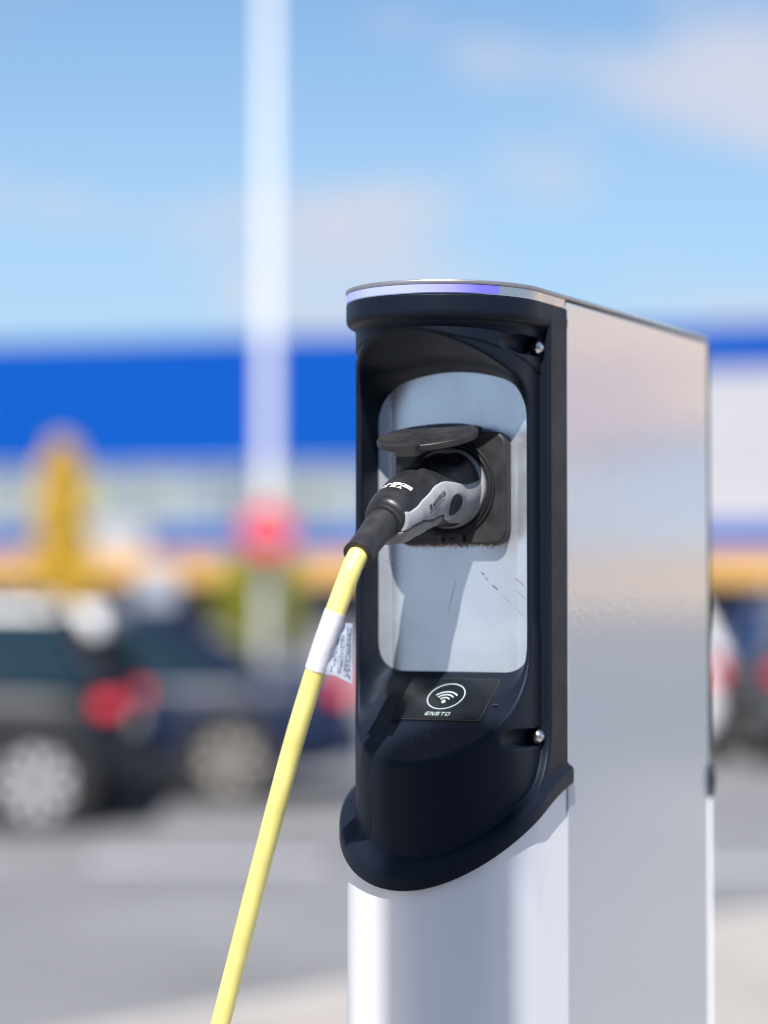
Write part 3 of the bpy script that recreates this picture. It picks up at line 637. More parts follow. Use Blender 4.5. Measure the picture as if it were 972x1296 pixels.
def march(fn, lo, hi, h, post_fn=None, chunk=True):
    """surface nets on fn<0, vertices pulled onto the surface, normals from the gradient"""
    xs = np.arange(lo[0], hi[0] + h, h, dtype=np.float64); ys = np.arange(lo[1], hi[1] + h, h); zs = np.arange(lo[2], hi[2] + h, h)
    F = np.empty((len(xs), len(ys), len(zs)), np.float32)
    for i0 in range(0, len(xs), 16):
        X, Y, Z = np.meshgrid(xs[i0:i0 + 16], ys, zs, indexing='ij'); F[i0:i0 + 16] = fn(X, Y, Z)
    S = F < 0
    cnt = np.zeros(tuple(n - 1 for n in S.shape), np.uint8)
    for a in (0, 1):
        for b2 in (0, 1):
            for c in (0, 1):
                cnt += S[a:a + cnt.shape[0], b2:b2 + cnt.shape[1], c:c + cnt.shape[2]]
    act = (cnt > 0) & (cnt < 8); ci = np.argwhere(act)
    idx = -np.ones(cnt.shape, np.int64); idx[tuple(ci.T)] = np.arange(len(ci))
    acc = np.zeros((len(ci), 3)); num = np.zeros(len(ci))
    cor = [(a, b2, c) for a in (0, 1) for b2 in (0, 1) for c in (0, 1)]
    val = {k_: F[ci[:, 0] + k_[0], ci[:, 1] + k_[1], ci[:, 2] + k_[2]].astype(np.float64) for k_ in cor}
    for p in cor:
        for ax in range(3):
            if p[ax] == 0:
                q = list(p); q[ax] = 1; q = tuple(q); f0, f1 = val[p], val[q]; m = (f0 < 0) != (f1 < 0)
                t = np.where(m, f0 / np.where(m, f0 - f1, 1), 0)
                pos = np.array(p, float)[None].repeat(len(ci), 0); pos[:, ax] += t
                acc[m] += pos[m]; num[m] += 1
    V = (ci + acc / num[:, None]) * h + np.array(lo)
    faces = []
    for ax in range(3):
        o1, o2 = [(1, 2), (2, 0), (0, 1)][ax]
        sl0 = [slice(None)] * 3; sl1 = [slice(None)] * 3; sl0[ax] = slice(0, -1); sl1[ax] = slice(1, None)
        ch = S[tuple(sl0)] != S[tuple(sl1)]
        e = np.argwhere(ch); e = e[(e[:, o1] > 0) & (e[:, o2] > 0) & (e[:, o1] < cnt.shape[o1]) & (e[:, o2] < cnt.shape[o2])]
        def cell(d1, d2):
            q = e.copy(); q[:, o1] -= d1; q[:, o2] -= d2; return idx[q[:, 0], q[:, 1], q[:, 2]]
        quad = np.stack([cell(1, 1), cell(0, 1), cell(0, 0), cell(1, 0)], 1)
        inside = S[tuple(e.T)]
        quad[~inside] = quad[~inside][:, ::-1]
        faces.append(quad)
    Fc = np.concatenate(faces); Fc = Fc[(Fc >= 0).all(1)]
    eps = h * 0.12
    def grad(Q):
        g_ = np.stack([fn(Q[:, 0] + (eps if k_ == 0 else 0), Q[:, 1] + (eps if k_ == 1 else 0), Q[:, 2] + (eps if k_ == 2 else 0)) -
                       fn(Q[:, 0] - (eps if k_ == 0 else 0), Q[:, 1] - (eps if k_ == 1 else 0), Q[:, 2] - (eps if k_ == 2 else 0)) for k_ in range(3)], 1) / (2 * eps)
        return g_
    V0_ = V.copy()
    for it in range(3):
        g_ = grad(V); f_ = fn(V[:, 0], V[:, 1], V[:, 2]); n2 = (g_ ** 2).sum(1) + 1e-9
        st = -(f_ / n2)[:, None] * g_; ln = np.linalg.norm(st, axis=1); st *= (np.minimum(ln, h * 0.5) / (ln + 1e-12))[:, None]; V = V + st * 0.9
    d = V - V0_; ln = np.linalg.norm(d, axis=1); V = V0_ + d * (np.minimum(ln, h * 0.8) / (ln + 1e-12))[:, None]
    g_ = grad(V); N = g_ / (np.linalg.norm(g_, axis=1)[:, None] + 1e-9)
    return V, Fc, N
def march_obj(name, fn, lo, hi, h, m, parent, org=(0, 0, 0)):
    V, Fc, N = march(fn, lo, hi, h)
    V2 = np.stack([V[:, 0], -V[:, 1], V[:, 2] + ZB], 1) - np.array(org); N2 = np.stack([N[:, 0], -N[:, 1], N[:, 2]], 1)
    return mesh_obj(name, V2, Fc[:, ::-1].copy(), m, parent, True, N2)
march_obj('socket_housing', sd_housing, (-0.106, -0.010, -0.292), (0.106, 0.180, 0.266), 0.0013, M['black'], post)

# --- body: two side panels, core, column noses, lid
DEP = 0.4205; TOPZ = 0.2728
def nose_outline(off, n=48, hw=HW, v0=V0, nb=NB, start=0.0):
    a = hw + off; pts = [(a, start)]
    if v0 > start: pts.append((a, v0))
    for i in range(1, n): t = math.pi * i / n; pts.append((a * math.cos(t), v0 + (nb + off) * math.sin(t)))
    if v0 > start: pts.append((-a, v0))
    pts.append((-a, start)); return pts
def prism(outline, z0, z1, bev=0.0, seg=3):
    """stacked loops with rounded top and bottom rims; outline is a function of inset"""
    lv = []
    if bev > 0:
        for i in range(seg + 1): t = math.pi / 2 * i / seg; lv.append((-bev * (1 - math.sin(t)), z0 + bev * (1 - math.cos(t))))
        for i in range(seg + 1): t = math.pi / 2 * i / seg; lv.append((-bev * (1 - math.cos(t)), z1 - bev * (1 - math.sin(t))))
    else: lv = [(0, z0), (0, z1)]
    b = MB(); b.loops([[P(x, v, z) for x, v in outline(o_)] for o_, z in lv]); return b
for sgn, nm in ((1, 'side_panel'), (-1, 'side_panel')):
    b = MB(); b.box((sgn * (HW - 0.0125), DEP / 2 + 0.0005, (TOPZ - 0.006 + ZB) / 2 + 0.01), (0.026, DEP - 0.001, TOPZ - 0.006 + ZB - 0.02), bev=0.0022, seg=4); b.build(nm, M['panel'], post, True, 50)
b = MB(); b.box((0, DEP / 2, (TOPZ + ZB - 0.01) / 2), (0.15, DEP - 0.012, TOPZ + ZB - 0.012)); b.build('light_block_core', M['black_matt'], post)  # added core, unseen between the panels, only blocks light
pn = MB(); co_ = nose_outline(-0.0012, 64, start=-0.001); co_ = [(HW - 0.0012, 0.02 * q - 0.001) for q in range(3)] + co_[1:-1] + [(-HW + 0.0012, 0.02 * q - 0.001) for q in (2, 1, 0)]
pn.loops([[P(x, v, -ZB + 0.012) for x, v in co_], [P(x, v, float(zbf(np.float64(v))) - 0.010) for x, v in co_]]); pn.build('front_column', M['alu'], post, True, 40)
bk = lambda off, n, hw, nb: [(x, -DEP - v) for x, v in nose_outline(off, n, hw, 0.0, nb)]
def rev(pts): return list(reversed(pts))
b = MB(); b.loops([[P(x, v, z) for x, v in rev(bk(0, 30, 0.0955, 0.022))] for z in (-ZB + 0.012, -0.207)]); b.build('rear_column', M['alu'], post, True, 40)
b = MB(); b.loops([[P(x, v, z) for x, v in rev(bk(0, 30, 0.0865, 0.022))] for z in (-0.207, 0.262)]); b.build('rear_cover', M['black'], post, True, 40)
b = MB(); lo_ = []
for off, z in ((0.0, -0.236), (0.006, -0.230), (0.008, -0.215), (0.006, -0.200), (0.0, -0.193)):
    lo_.append([P(x, v, z) for x, v in rev(bk(off, 30, 0.092, 0.026))])
b.loops(lo_); b.build('rear_trim', M['black'], post, True, 50)
b = MB(); b.box((0, DEP + 0.0025, ZB + 0.030), (2 * HW + 0.003, 0.005, 0.472), bev=0.001); b.build('edge_seal', M['seal'], post)
# lid plate: nose outline + rectangle + shallow back
def lid_outline(off):
    f_ = nose_outline(off + 0.0006); bb = bk(off + 0.001, 30, 0.0925, 0.028)
    return f_ + rev(bb)
def lid_o2(off): pts = lid_outline(off); return pts
prism(lid_o2, 0.2688, TOPZ, 0.0014).build('lid', M['lid_metal'], post, True, 40)
b = MB(); b.loops([[P(x, v, z) for x, v in lid_outline(-0.003)] for z in (0.2655, 0.2690)]); b.build('lid_seal', M['seal'], post)
# light band under the lid: steel ring with a violet diffuser set in its front arc
ring = nose_outline(-0.0006, 96); steel = nose_outline(-0.0022, 96)
def band(a0, a1, off0, off1, z0, z1, name, m, parent):
    full = nose_outline(off0, 96); inn = nose_outline(off1, 96); n_ = len(full)
    i0, i1 = int(a0 * (n_ - 1)), int(a1 * (n_ - 1))
    b = MB(); lp = []
    for i in range(i0, i1 + 1):
        (x, v), (xi, vi) = full[i], inn[i]; lp.append([P(x, v, z0), P(x, v, z0 + 0.0006), P(x, v, z1 - 0.0006), P(x, v, z1), P(xi, vi, z1), P(xi, vi, z0)])
    b.loops(lp); return b.build(name, m, parent, True, 30)
sb = band(0.0, 1.0, -0.0012, -0.006, 0.2603, 0.2686, 'light_surround', M['steel'], post)
band(0.195, 0.93, -0.0004, -0.004, 0.2612, 0.2684, 'status_light', M['led'], sb)

# --- metal plate inside the mouth
def rr(hw, hh, r, cx, cz, n=8, inset=0.0, top_arch=0.0):
    hw -= inset; hh -= inset; r = max(r - inset, 0.0005); pts = []
    for (sx, sz, a0) in ((1, 1, 0), (-1, 1, 90), (-1, -1, 180), (1, -1, 270)):
        for i in range(n + 1):
            a = R(a0 + 90 * i / n); pts.append((cx + sx * (hw - r) + r * math.cos(a), cz + sz * (hh - r) + r * math.sin(a)))
    return pts
VP = 0.052
# gently formed sheet: flat middle, side strips turned forward
b = MB(); xs_ = [-0.0795 + 0.0005 * i for i in range(319)]
def platev(x):
    e = max(abs(x) - 0.064, 0); return VP + 0.9 * e * e / (e + 0.004) * 0.30
b.loops([[P(x, platev(x), -0.0865), P(x, platev(x), 0.215)] for x in xs_], cap0=False, cap1=False, closed=False)
pl = b.build('mounting_plate', M['plate'], post, True, 60)
# marks scraped into the plate
def scratch(p0, p1, wd, m):
    (x0, z0), (x1, z1) = unproj(*p0, VP), unproj(*p1, VP); d = Vector((x1 - x0, z1 - z0)); L2 = d.length; d.normalize(); n_ = Vector((-d.y, d.x))
    b = MB(); N_ = 7; top, bot = [], []
    for i in range(N_ + 1):
        t = i / N_; w2 = wd * (0.35 + 0.65 * math.sin(math.pi * min(max(t, 0.08), 0.92))) * random.uniform(0.7, 1.2)
        px_, pz_ = x0 + d.x * L2 * t, z0 + d.y * L2 * t; vv = platev(px_) + 0.00025
        top.append(P(px_ + n_.x * w2 / 2, vv, pz_ + n_.y * w2 / 2)); bot.append(P(px_ - n_.x * w2 / 2, vv, pz_ - n_.y * w2 / 2))
    for i in range(N_): b.poly([top[i], top[i + 1], bot[i + 1], bot[i]])
    b.build('scratch', m, pl)
for a_, c_, w_, m_ in [((609, 724), (613, 728), .0011, 'scratch_dark'), ((614, 730), (618, 734.5), .0008, 'scratch_dark'), ((623, 740.5), (630.5, 746.5), .0013, 'scratch_dark'),
                       ((634, 751), (647, 764), .0006, 'scratch_brown'), ((652, 731.5), (666, 743), .0013, 'scratch_brown'), ((653, 747), (667, 759), .0006, 'scratch_brown'),
                       ((653, 770), (663, 780), .0005, 'scratch_brown'), ((577, 735), (567, 773), .00035, 'scratch_brown'), ((489, 728), (490, 790), .0006, 'scratch_brown')]:
    scratch(a_, c_, w_, M[m_])

# --- socket on the plate
FX, FZ = 0.002, 0.0898
def plate_prism(hw, hh, r, cx, cz, v0, v1, bev, seg=4, n=8):
    b = MB(); lp = []
    for i in range(1): lp.append([P(x, v0, z) for x, z in rr(hw, hh, r, cx, cz, n)])
    for i in range(seg + 1):
        t = math.pi / 2 * i / seg; lp.append([P(x, v1 - bev * (1 - math.sin(t)), z) for x, z in rr(hw, hh, r, cx, cz, n, inset=bev * (1 - math.cos(t)))])
    b.loops(lp); return b
sock = empty('socket_outlet', (0, 0, 0), 0, post)
plate_prism(0.0565, 0.0520, 0.013, FX, FZ, VP - 0.001, 0.0655, 0.0022).build('flange', M['socket_plastic'], sock, True, 50)
def lath(prof, m, name, parent, n=72):
    b = MB(); b.lathe([(r_, -v_) for r_, v_ in prof], (FX, 0, FZ + ZB), 'Y', n); return b.build(name, m, parent, True, 45)
lath([(0.0462, 0.0645), (0.0462, 0.0672), (0.0455, 0.0680), (0.0446, 0.0680), (0.0438, 0.0670), (0.0432, 0.0670), (0.0428, 0.0688), (0.0420, 0.0694), (0.0412, 0.0688), (0.0408, 0.0664), (0.0400, 0.0662)], M['ring_rubber'], 'gasket', sock)
lath([(0.0400, 0.0664), (0.0392, 0.0672), (0.0385, 0.0668), (0.0378, 0.0660), (0.0, 0.0660)], M['black_matt'], 'socket_face', sock)
for sx in (-1, 1):
    b = MB(); b.box(P(FX + 0.002 + sx * 0.0105, 0.0665, FZ - 0.0470), (0.0055, 0.0045, 0.0085), bev=0.0012); b.build('latch_lug', M['ring_rubber'], sock, True)
b = MB(); b.cyl(P(FX + 0.002, 0.0650, FZ - 0.0462), P(FX + 0.002, 0.0668, FZ - 0.0462), 0.0022, n=16); b.build('drain_hole', M['black_matt'], sock)
# hinged cover, raised and resting over the plug
LT = R(16); LC = Vector(P(0.0015, 0.1130, 0.1345))
def lidp(r, a, h):      # r along disc, h = thickness direction
    x = r * math.cos(a); f_ = r * math.sin(a)     # f_ forward
    return LC + Vector((x, -(f_ * math.cos(LT) + h * math.sin(LT)), -f_ * math.sin(LT) + h * math.cos(LT)))
b = MB(); prof = [(0.0445, -0.0035), (0.0462, -0.0030), (0.0468, -0.0015), (0.0468, 0.0020), (0.0462, 0.0030), (0.0448, 0.0036), (0.030, 0.0040), (0.012, 0.0042)]
b.loops([[lidp(r_, 2 * math.pi * k / 72, h_) for k in range(72)] for r_, h_ in prof]); cov = b.build('cover_flap', M['socket_plastic'], sock, True, 40)
b = MB()
tabw = 0.017
b.loops([[lidp(1, 0, 0) * 0 + LC + Vector((x, -(f_ * math.cos(LT) + h * math.sin(LT)), -f_ * math.sin(LT) + h * math.cos(LT))) for x, h in ((-w2, 0.0035), (w2, 0.0035), (w2 * 0.9, -0.0060), (-w2 * 0.9, -0.0060))]
         for f_, w2 in ((0.034, tabw * 0.8), (0.047, tabw * 0.72), (0.0505, tabw * 0.62))])
b.build('cover_tab', M['socket_plastic'], cov, True, 30)
b = MB(); b.cyl(P(-0.026, 0.069, FZ + 0.0535), P(0.030, 0.069, FZ + 0.0535), 0.0045, n=16)
for x_ in (-0.028, -0.010, 0.012, 0.030): b.box(P(x_, 0.064, FZ + 0.0525), (0.006, 0.012, 0.009), bev=0.001)
b.build('hinge', M['socket_plastic'], sock, True)

# --- screws
for sgn in (1, -1):
    for zc in (0.2196, -0.1398):
        b = MB(); b.lathe([(0.0, -0.0530), (0.002, -0.0529), (0.0040, -0.0522), (0.0062, -0.0505), (0.0065, -0.0480), (0.0065, -0.0440)], (sgn * 0.0822, 0, zc + ZB), 'Y', 28)
        sc = b.build('screw', M['screw'], post, True, 50)
        b = MB(); b.cyl((sgn * 0.0822, -0.0524, zc + ZB), (sgn * 0.0822, -0.0533, zc + ZB), 0.0021, n=6); b.build('screw_recess', M['black_matt'], sc)

# --- card reader on the sloping floor of the mouth
FS = 0.72; FN = Vector((0, -math.sin(math.atan(FS)), math.cos(math.atan(FS))))      # floor normal (local)
def floorp(x, v, h): p = Vector(P(x, v, -0.0812 - FS * (v - 0.052))); return p + FN * h
def onfloor(px, py):
    c_, s_ = math.cos(PITCH), math.sin(PITCH)
    x = (px - 486) / 3000; y = -(py - 648) / 3000
    r = np.array([x, c_ - y * s_, s_ + y * c_])
    A = np.array([[r[0], -wv[0], svv[0]], [r[1], -wv[1], svv[1]], [r[2], 0, FS]]); bb = np.array([PO.x, PO.y, -0.0812 + FS * 0.052])
    t, xx, vv = np.linalg.solve(A, bb); return xx, vv
cs = [onfloor(*q) for q in ((519.5, 859.7), (632, 860), (607.5, 910), (496.5, 910))]
rx0 = (cs[0][0] + cs[3][0]) / 2; rx1 = (cs[1][0] + cs[2][0]) / 2; rv0 = (cs[0][1] + cs[1][1]) / 2; rv1 = (cs[2][1] + cs[3][1]) / 2
rcx, rcv = (rx0 + rx1) / 2, (rv0 + rv1) / 2; rhw, rhv = (rx1 - rx0) / 2, (rv1 - rv0) / 2
def floor_rr(inset, h, ex=0.0): return [floorp(x, v, h) for x, v in rr(rhw + ex, rhv + ex, 0.003, rcx, rcv, 6, inset)]
b = MB(); b.loops([floor_rr(0, -0.002, 0.0012), floor_rr(0, 0.0002, 0.0012)]); rd = b.build('card_reader', M['black_matt'], post)
b = MB(); b.loops([floor_rr(0.0, 0.0001), floor_rr(0.0, 0.0006)]); rw = b.build('reader_window', M['reader_black'], rd)
# printed ring, radio waves and maker's name
def flat_arc(cx, cv, r, wd, a0, a1, n, h=0.00075, cap=False):
    b = MB(); lp = []; SV = 0.84
    for i in range(n + 1):
        a = R(a0 + (a1 - a0) * i / n); lp.append([floorp(cx + (r - wd / 2) * math.cos(a), cv - SV * (r - wd / 2) * math.sin(a), h), floorp(cx + (r + wd / 2) * math.cos(a), cv - SV * (r + wd / 2) * math.sin(a), h)])
    b.loops(lp, False, False, closed=False)
    if cap:
        for a in (R(a0), R(a1)):
            cc = (cx + r * math.cos(a), cv - SV * r * math.sin(a)); b.poly([floorp(cc[0] + wd / 2 * math.cos(2 * math.pi * k / 16), cc[1] + wd / 2 * math.sin(2 * math.pi * k / 16), h - 0.00004) for k in range(16)])
    return b
mc = onfloor(565, 882)
dt = onfloor(561.5, 888.5)
emb = flat_arc(mc[0], mc[1], 0.0178, 0.0009, 0, 360, 72).build('ring_print', M['print'], rw)
for r_ in (0.0056, 0.0097, 0.0137):
    flat_arc(dt[0], dt[1] , r_, 0.0014, 42, 138, 20, cap=True).build('wave_print', M['print'], rw)
b = MB(); b.poly([floorp(dt[0] + 0.0019 * math.cos(2 * math.pi * k / 20), dt[1] + 0.0019 * math.sin(2 * math.pi * k / 20), 0.00075) for k in range(20)]); b.build('dot_print', M['print'], rw)
def text_mesh(s_, size, shear=0.0, space=1.0, bold=0.0):
    cu = bpy.data.curves.new('t', 'FONT'); cu.body = s_; cu.size = size; cu.align_x = 'CENTER'; cu.align_y = 'CENTER'; cu.shear = shear; cu.space_character = space; cu.offset = bold; cu.resolution_u = 4
    o = bpy.data.objects.new('t', cu); C.objects.link(o); dg = bpy.context.evaluated_depsgraph_get(); dg.update()
    me = bpy.data.meshes.new_from_object(o.evaluated_get(dg)); bpy.data.objects.remove(o)
    vs = [tuple(v.co) for v in me.vertices]; fs = [tuple(p.vertices) for p in me.polygons]; bpy.data.meshes.remove(me); return vs, fs
# maker's name drawn as strokes, wide italic capitals, the first letter open like a C with a bar
tcx, tcv = onfloor(553.5, 904); LH, LW_, GAP, ST = 0.0034, 0.0033, 0.0018, 0.0006
strokes = {'E': [[(1, 1), (0.25, 1), (0, 0.75), (0, 0.25), (0.25, 0), (1, 0)], [(0, 0.5), (0.8, 0.5)]],
           'N': [[(0, 0), (0, 1), (0.2, 1), (0.8, 0), (1, 0), (1, 1)]], 'S': [[(1, 1), (0.1, 1), (0, 0.8), (0.1, 0.55), (0.9, 0.45), (1, 0.2), (0.9, 0), (0, 0)]],
           'T': [[(0, 1), (1, 1)], [(0.5, 1), (0.5, 0)]], 'O': [[(0.15, 0), (0.85, 0), (1, 0.2), (1, 0.8), (0.85, 1), (0.15, 1), (0, 0.8), (0, 0.2), (0.15, 0)]]}
tot = 5 * LW_ + 4 * GAP; b = MB()
for i, ch in enumerate('ENSTO'):
    ox = -tot / 2 + i * (LW_ + GAP)
    for li, pl_ in enumerate(strokes[ch]):
        for q, ((x0, y0), (x1, y1)) in enumerate(zip(pl_, pl_[1:])):
            a_ = Vector((ox + x0 * LW_ + y0 * 0.0007, (y0 - 0.5) * LH)); c_ = Vector((ox + x1 * LW_ + y1 * 0.0007, (y1 - 0.5) * LH))
            d = (c_ - a_).normalized(); n_ = Vector((-d.y, d.x)) * ST / 2; a_ = a_ - d * ST / 2; c_ = c_ + d * ST / 2
            b.poly([floorp(tcx + p_.x, tcv - p_.y, 0.00075 + 0.00001 * q + 0.00003 * li) for p_ in (a_ + n_, a_ - n_, c_ - n_, c_ + n_)])
b.build('name_print', M['print'], rw)
b = MB(); ld = onfloor(627, 892.5); b.loops([[floorp(ld[0] + x, ld[1] + v, h) for x, v in rr(0.0035, 0.0011, 0.001, 0, 0, 4)] for h in (0.0, 0.0006)]); b.build('indicator', M['ring_rubber'], rd)

# ------------------------------------------------------------------ plug and cable (a thing of its own, plugged into the post)
SOCK = Vector(P(FX, 0.066, FZ))
m4 = Matrix.Translation(PO) @ Matrix.Rotation(-ANG, 4, 'Z')
cab = empty('charging_cable', m4 @ SOCK, -ANG)
tag(cab, 'yellow charging cable with black and grey plug in the post and a white label', 'charging cable')
AX = [(0.062, 0.0900, 0.0366), (0.080, 0.0890, 0.0350), (0.108, 0.0848, 0.0308), (0.135, 0.0785, 0.0282), (0.160, 0.0705, 0.0270), (0.182, 0.0625, 0.0250), (0.197, 0.0570, 0.0225)]
def sd_handle(x, v, z):
    d = None
    for (v0, z0, r0), (v1, z1, r1) in zip(AX, AX[1:]):
        bx, bz = v1 - v0, z1 - z0; t = np.clip(((v - v0) * bx + (z - z0) * bz) / (bx * bx + bz * bz), 0, 1)
        q = np.sqrt((v - v0 - bx * t) ** 2 + (z - z0 - bz * t) ** 2 + ((x - FX) * 1.04) ** 2) - (r0 + (r1 - r0) * t)
        d = q if d is None else smin(d, q, 0.004)
    # rear face cut square to the axis, rounded
    ax_v, ax_z = 0.939, -0.344
    d = smax(d, (v - 0.205) * ax_v + (z - 0.0545) * ax_z, 0.010)
    # thumb hollow on top, behind the collar
    hol = np.sqrt(((v - 0.098) / 1.35) ** 2 + (z - 0.1235) ** 2 + ((x - FX) / 1.5) ** 2) - 0.0175
    d = smax(d, -hol, 0.006)
    return d
march_obj('plug_grip', lambda x, v, z: np.maximum(sd_handle(x, v, z), 0.064 - v), (-0.036, 0.060, 0.022), (0.040, 0.215, 0.130), 0.0011, M['plug_black'], cab, SOCK)
def sd_poly(px_, pz_, poly):
    d = np.full(px_.shape, 1e9); s_ = np.ones(px_.shape); n_ = len(poly)
    for i in range(n_):
        ax_, az_ = poly[i]; bx, bz = poly[i - 1]; ex, ez = bx - ax_, bz - az_; wx, wz = px_ - ax_, pz_ - az_
        t = np.clip((wx * ex + wz * ez) / (ex * ex + ez * ez), 0, 1); dx, dz = wx - ex * t, wz - ez * t; d = np.minimum(d, dx * dx + dz * dz)
        c1 = pz_ >= az_; c2 = pz_ < bz; c3 = ex * wz > ez * wx
        flip = (c1 & c2 & c3) | (~c1 & ~c2 & ~c3); s_ = np.where(flip, -s_, s_)
    return s_ * np.sqrt(d)
SHELL = [(0.203, 0.0640), (0.197, 0.0640), (0.185, 0.0700), (0.1674, 0.0797), (0.1473, 0.0895), (0.138, 0.0925), (0.1286, 0.0936), (0.118, 0.0930), (0.1079, 0.0920), (0.097, 0.0918), (0.0885, 0.0933), (0.078, 0.0960), (0.0671, 0.0980), (0.058, 0.0985),
         (0.058, 0.0570), (0.0671, 0.0570), (0.090, 0.0565), (0.1079, 0.0580), (0.121, 0.0600), (0.128, 0.0630), (0.1338, 0.0635), (0.1524, 0.0587), (0.1765, 0.0570), (0.1904, 0.0525), (0.2010, 0.0462)]
def hole(v, z): return np.sqrt(((v - 0.1130) / 1.25) ** 2 + (z - 0.0725) ** 2) - 0.0095
def sd_shell(x, v, z):
    h_ = sd_handle(x, v, z)
    g_ = smax(sd_poly(v, z, SHELL), -hole(v, z), 0.003)
    # bell of the grip widens toward the collar
    bell = smax(h_ - 0.0013, g_, 0.0016)
    bell = np.maximum(bell, np.where(x < FX, v - 0.17, -1.0))
    return np.maximum(np.maximum(bell, -h_ - 0.004), -np.abs(x - FX) + 0.004)
march_obj('grip_shell', sd_shell, (-0.036, 0.056, 0.030), (0.040, 0.212, 0.112), 0.0009, M['plug_grey'], cab, SOCK)
# underside of the grey shell, shade painted in as a darker grey
LOW = [(0.207, 0.030), (0.2035, 0.0448), (0.1904, 0.0508), (0.1765, 0.0553), (0.1524, 0.0570), (0.1338, 0.0618), (0.126, 0.0600), (0.118, 0.045), (0.15, 0.025)]
def sd_low(x, v, z):
    h_ = sd_handle(x, v, z); return np.maximum(smax(h_ - 0.0007, sd_poly(v, z, LOW), 0.001), -h_ - 0.004)
march_obj('grip_underside', sd_low, (-0.036, 0.110, 0.022), (0.040, 0.212, 0.068), 0.0010, M['plug_grey_shaded'], cab, SOCK)
def cv(p): return Vector(P(*p)) - SOCK
# collar that enters the socket
b = MB(); b.lathe([(0.0, -0.0745), (0.026, -0.0743), (0.0340, -0.0738), (0.0364, -0.0725), (0.0373, -0.0705), (0.0375, -0.0680), (0.0375, -0.0600), (0.0, -0.0600)], (-SOCK.x + FX, -SOCK.y, FZ + ZB - SOCK.z), 'Y', 64)
b.build('plug_collar', M['plug_grey'], cab, True, 50)
# strain relief
b = MB()
def upt(px_, py_, v_): x_, z_ = unproj(px_, py_, v_); return (x_, v_, z_)
pts = [(FX, 0.190, 0.0600), (FX, 0.200, 0.0560), upt(478, 669, 0.213), upt(470, 680, 0.226), upt(463, 689, 0.2375), upt(457.5, 696, 0.2465), upt(453.5, 702, 0.2520)]
b.tube([cv(p) for p in pts], [0.0150, 0.0148, 0.0138, 0.0132, 0.0130, 0.0130, 0.0128], n=32); b.build('strain_relief', M['rubber'], cab, True, 50)
b = MB(); q1, q0 = cv(pts[-1]), cv(pts[-2]); dq = (q1 - q0).normalized(); b.tube([q1 - dq * 0.0015, q1 - dq * 0.001, q1 + dq * 0.0008, q1 + dq * 0.0012], [0.0128, 0.0138, 0.0138, 0.0128], n=32); b.build('relief_lip', M['rubber'], cab, True, 50)
b = MB(); p0, p1 = cv(pts[1]), cv(pts[2]); b.tube([p0 - (p1 - p0) * 0.05, p0 + (p1 - p0) * 0.22, p0 + (p1 - p0) * 0.30], [0.0172, 0.0168, 0.0145], n=32); b.build('sealing_ring', M['rubber'], cab, True, 40)
# cable: unprojected from the photograph's curve, on a plane easing away from the post, then down to the ground
def smooth_path(pts, n=8):
    o_ = []; pts = [Vector(p) for p in pts]
    for i in range(len(pts) - 1):
        p0, p1, p2, p3 = pts[max(i - 1, 0)], pts[i], pts[i + 1], pts[min(i + 2, len(pts) - 1)]
        for k in range(n):
            t = k / n; o_.append(0.5 * ((2 * p1) + (-p0 + p2) * t + (2 * p0 - 5 * p1 + 4 * p2 - p3) * t * t + (-p0 + 3 * p1 - 3 * p2 + p3) * t ** 3))
    o_.append(pts[-1]); return o_
cpx = [((463, 689), 0.2375), ((453.5, 702), 0.2520), ((447, 715), 0.2575), ((441, 730), 0.262), ((426, 770), 0.268), ((408, 821), 0.270), ((391, 875), 0.268), ((371, 942), 0.262), ((350, 1020), 0.255), ((327, 1108), 0.245), ((304, 1198), 0.235), ((281, 1288), 0.225), ((260, 1370), 0.215)]
ctr = []
for (px_, py_), v_ in cpx:
    x_, z_ = unproj(px_, py_, v_); ctr.append(cv((x_, v_, z_)))
inv = (Matrix.Translation(cab.location) @ Matrix.Rotation(-ANG, 4, 'Z')).inverted()
wa, wb = Vector(m4 @ (SOCK + ctr[-2])), Vector(m4 @ (SOCK + ctr[-1])); wd = (wb - wa).normalized()
w1 = wb + wd * 0.16; w2 = w1 + wd * 0.18 + Vector((-0.005, -0.01, 0))
for wp in [w1, w2, w2 + Vector((-0.075, -0.05, -0.20)), w2 + Vector((-0.17, -0.14, -0.39)), w2 + Vector((-0.29, -0.30, -0.56)), (w2.x - 0.46, w2.y - 0.58, 0.135), (-0.95, 0.9, 0.130), (-1.35, 0.5, 0.130), (-1.9, 0.2, 0.130)]: ctr.append(inv @ Vector(wp))
path = smooth_path(ctr, 10)
CR = 0.0088
b = MB(); b.tube(path, CR, n=32); b.build('cable', M['cable'], cab, True, 60)
# white sleeve label wrapped on the cable with a clear printed flap
def near(px_, py_, v_): x_, z_ = unproj(px_, py_, v_); return cv((x_, v_, z_))
def path_idx(q): return min(range(len(path)), key=lambda i: (path[i] - q).length)
i0, i1 = path_idx(near(424, 776, 0.268)), path_idx(near(400, 847, 0.269))
b = MB(); b.tube(path[i0:i1 + 1], CR + 0.0006, n=32); slv = b.build('label_sleeve', M['tagwhite'], cab, True, 50)
TL, TR, BR, BL = [near(*q) for q in ((426, 788, 0.268), (446, 789, 0.259), (446, 866, 0.256), (411, 855, 0.270))]
nrm = (TR - BL).cross(TL - BL).normalized()
if (m4.to_3x3() @ nrm).y > 0: nrm = -nrm
def flp_pt(u, w, lift=0.0):
    w2 = w * (0.94 + 0.06 * abs(u - 0.35) / 0.65)
    p = (TL * (1 - u) + TR * u) * (1 - w2) + (BL * (1 - u) + BR * u) * w2
    cr = 0.0011 * math.sin(9 * u + 5 * w) * u + 0.0007 * math.sin(17 * w - 6 * u) + 0.0016 * max(0, u - 0.6)
    return p + nrm * (cr + lift)
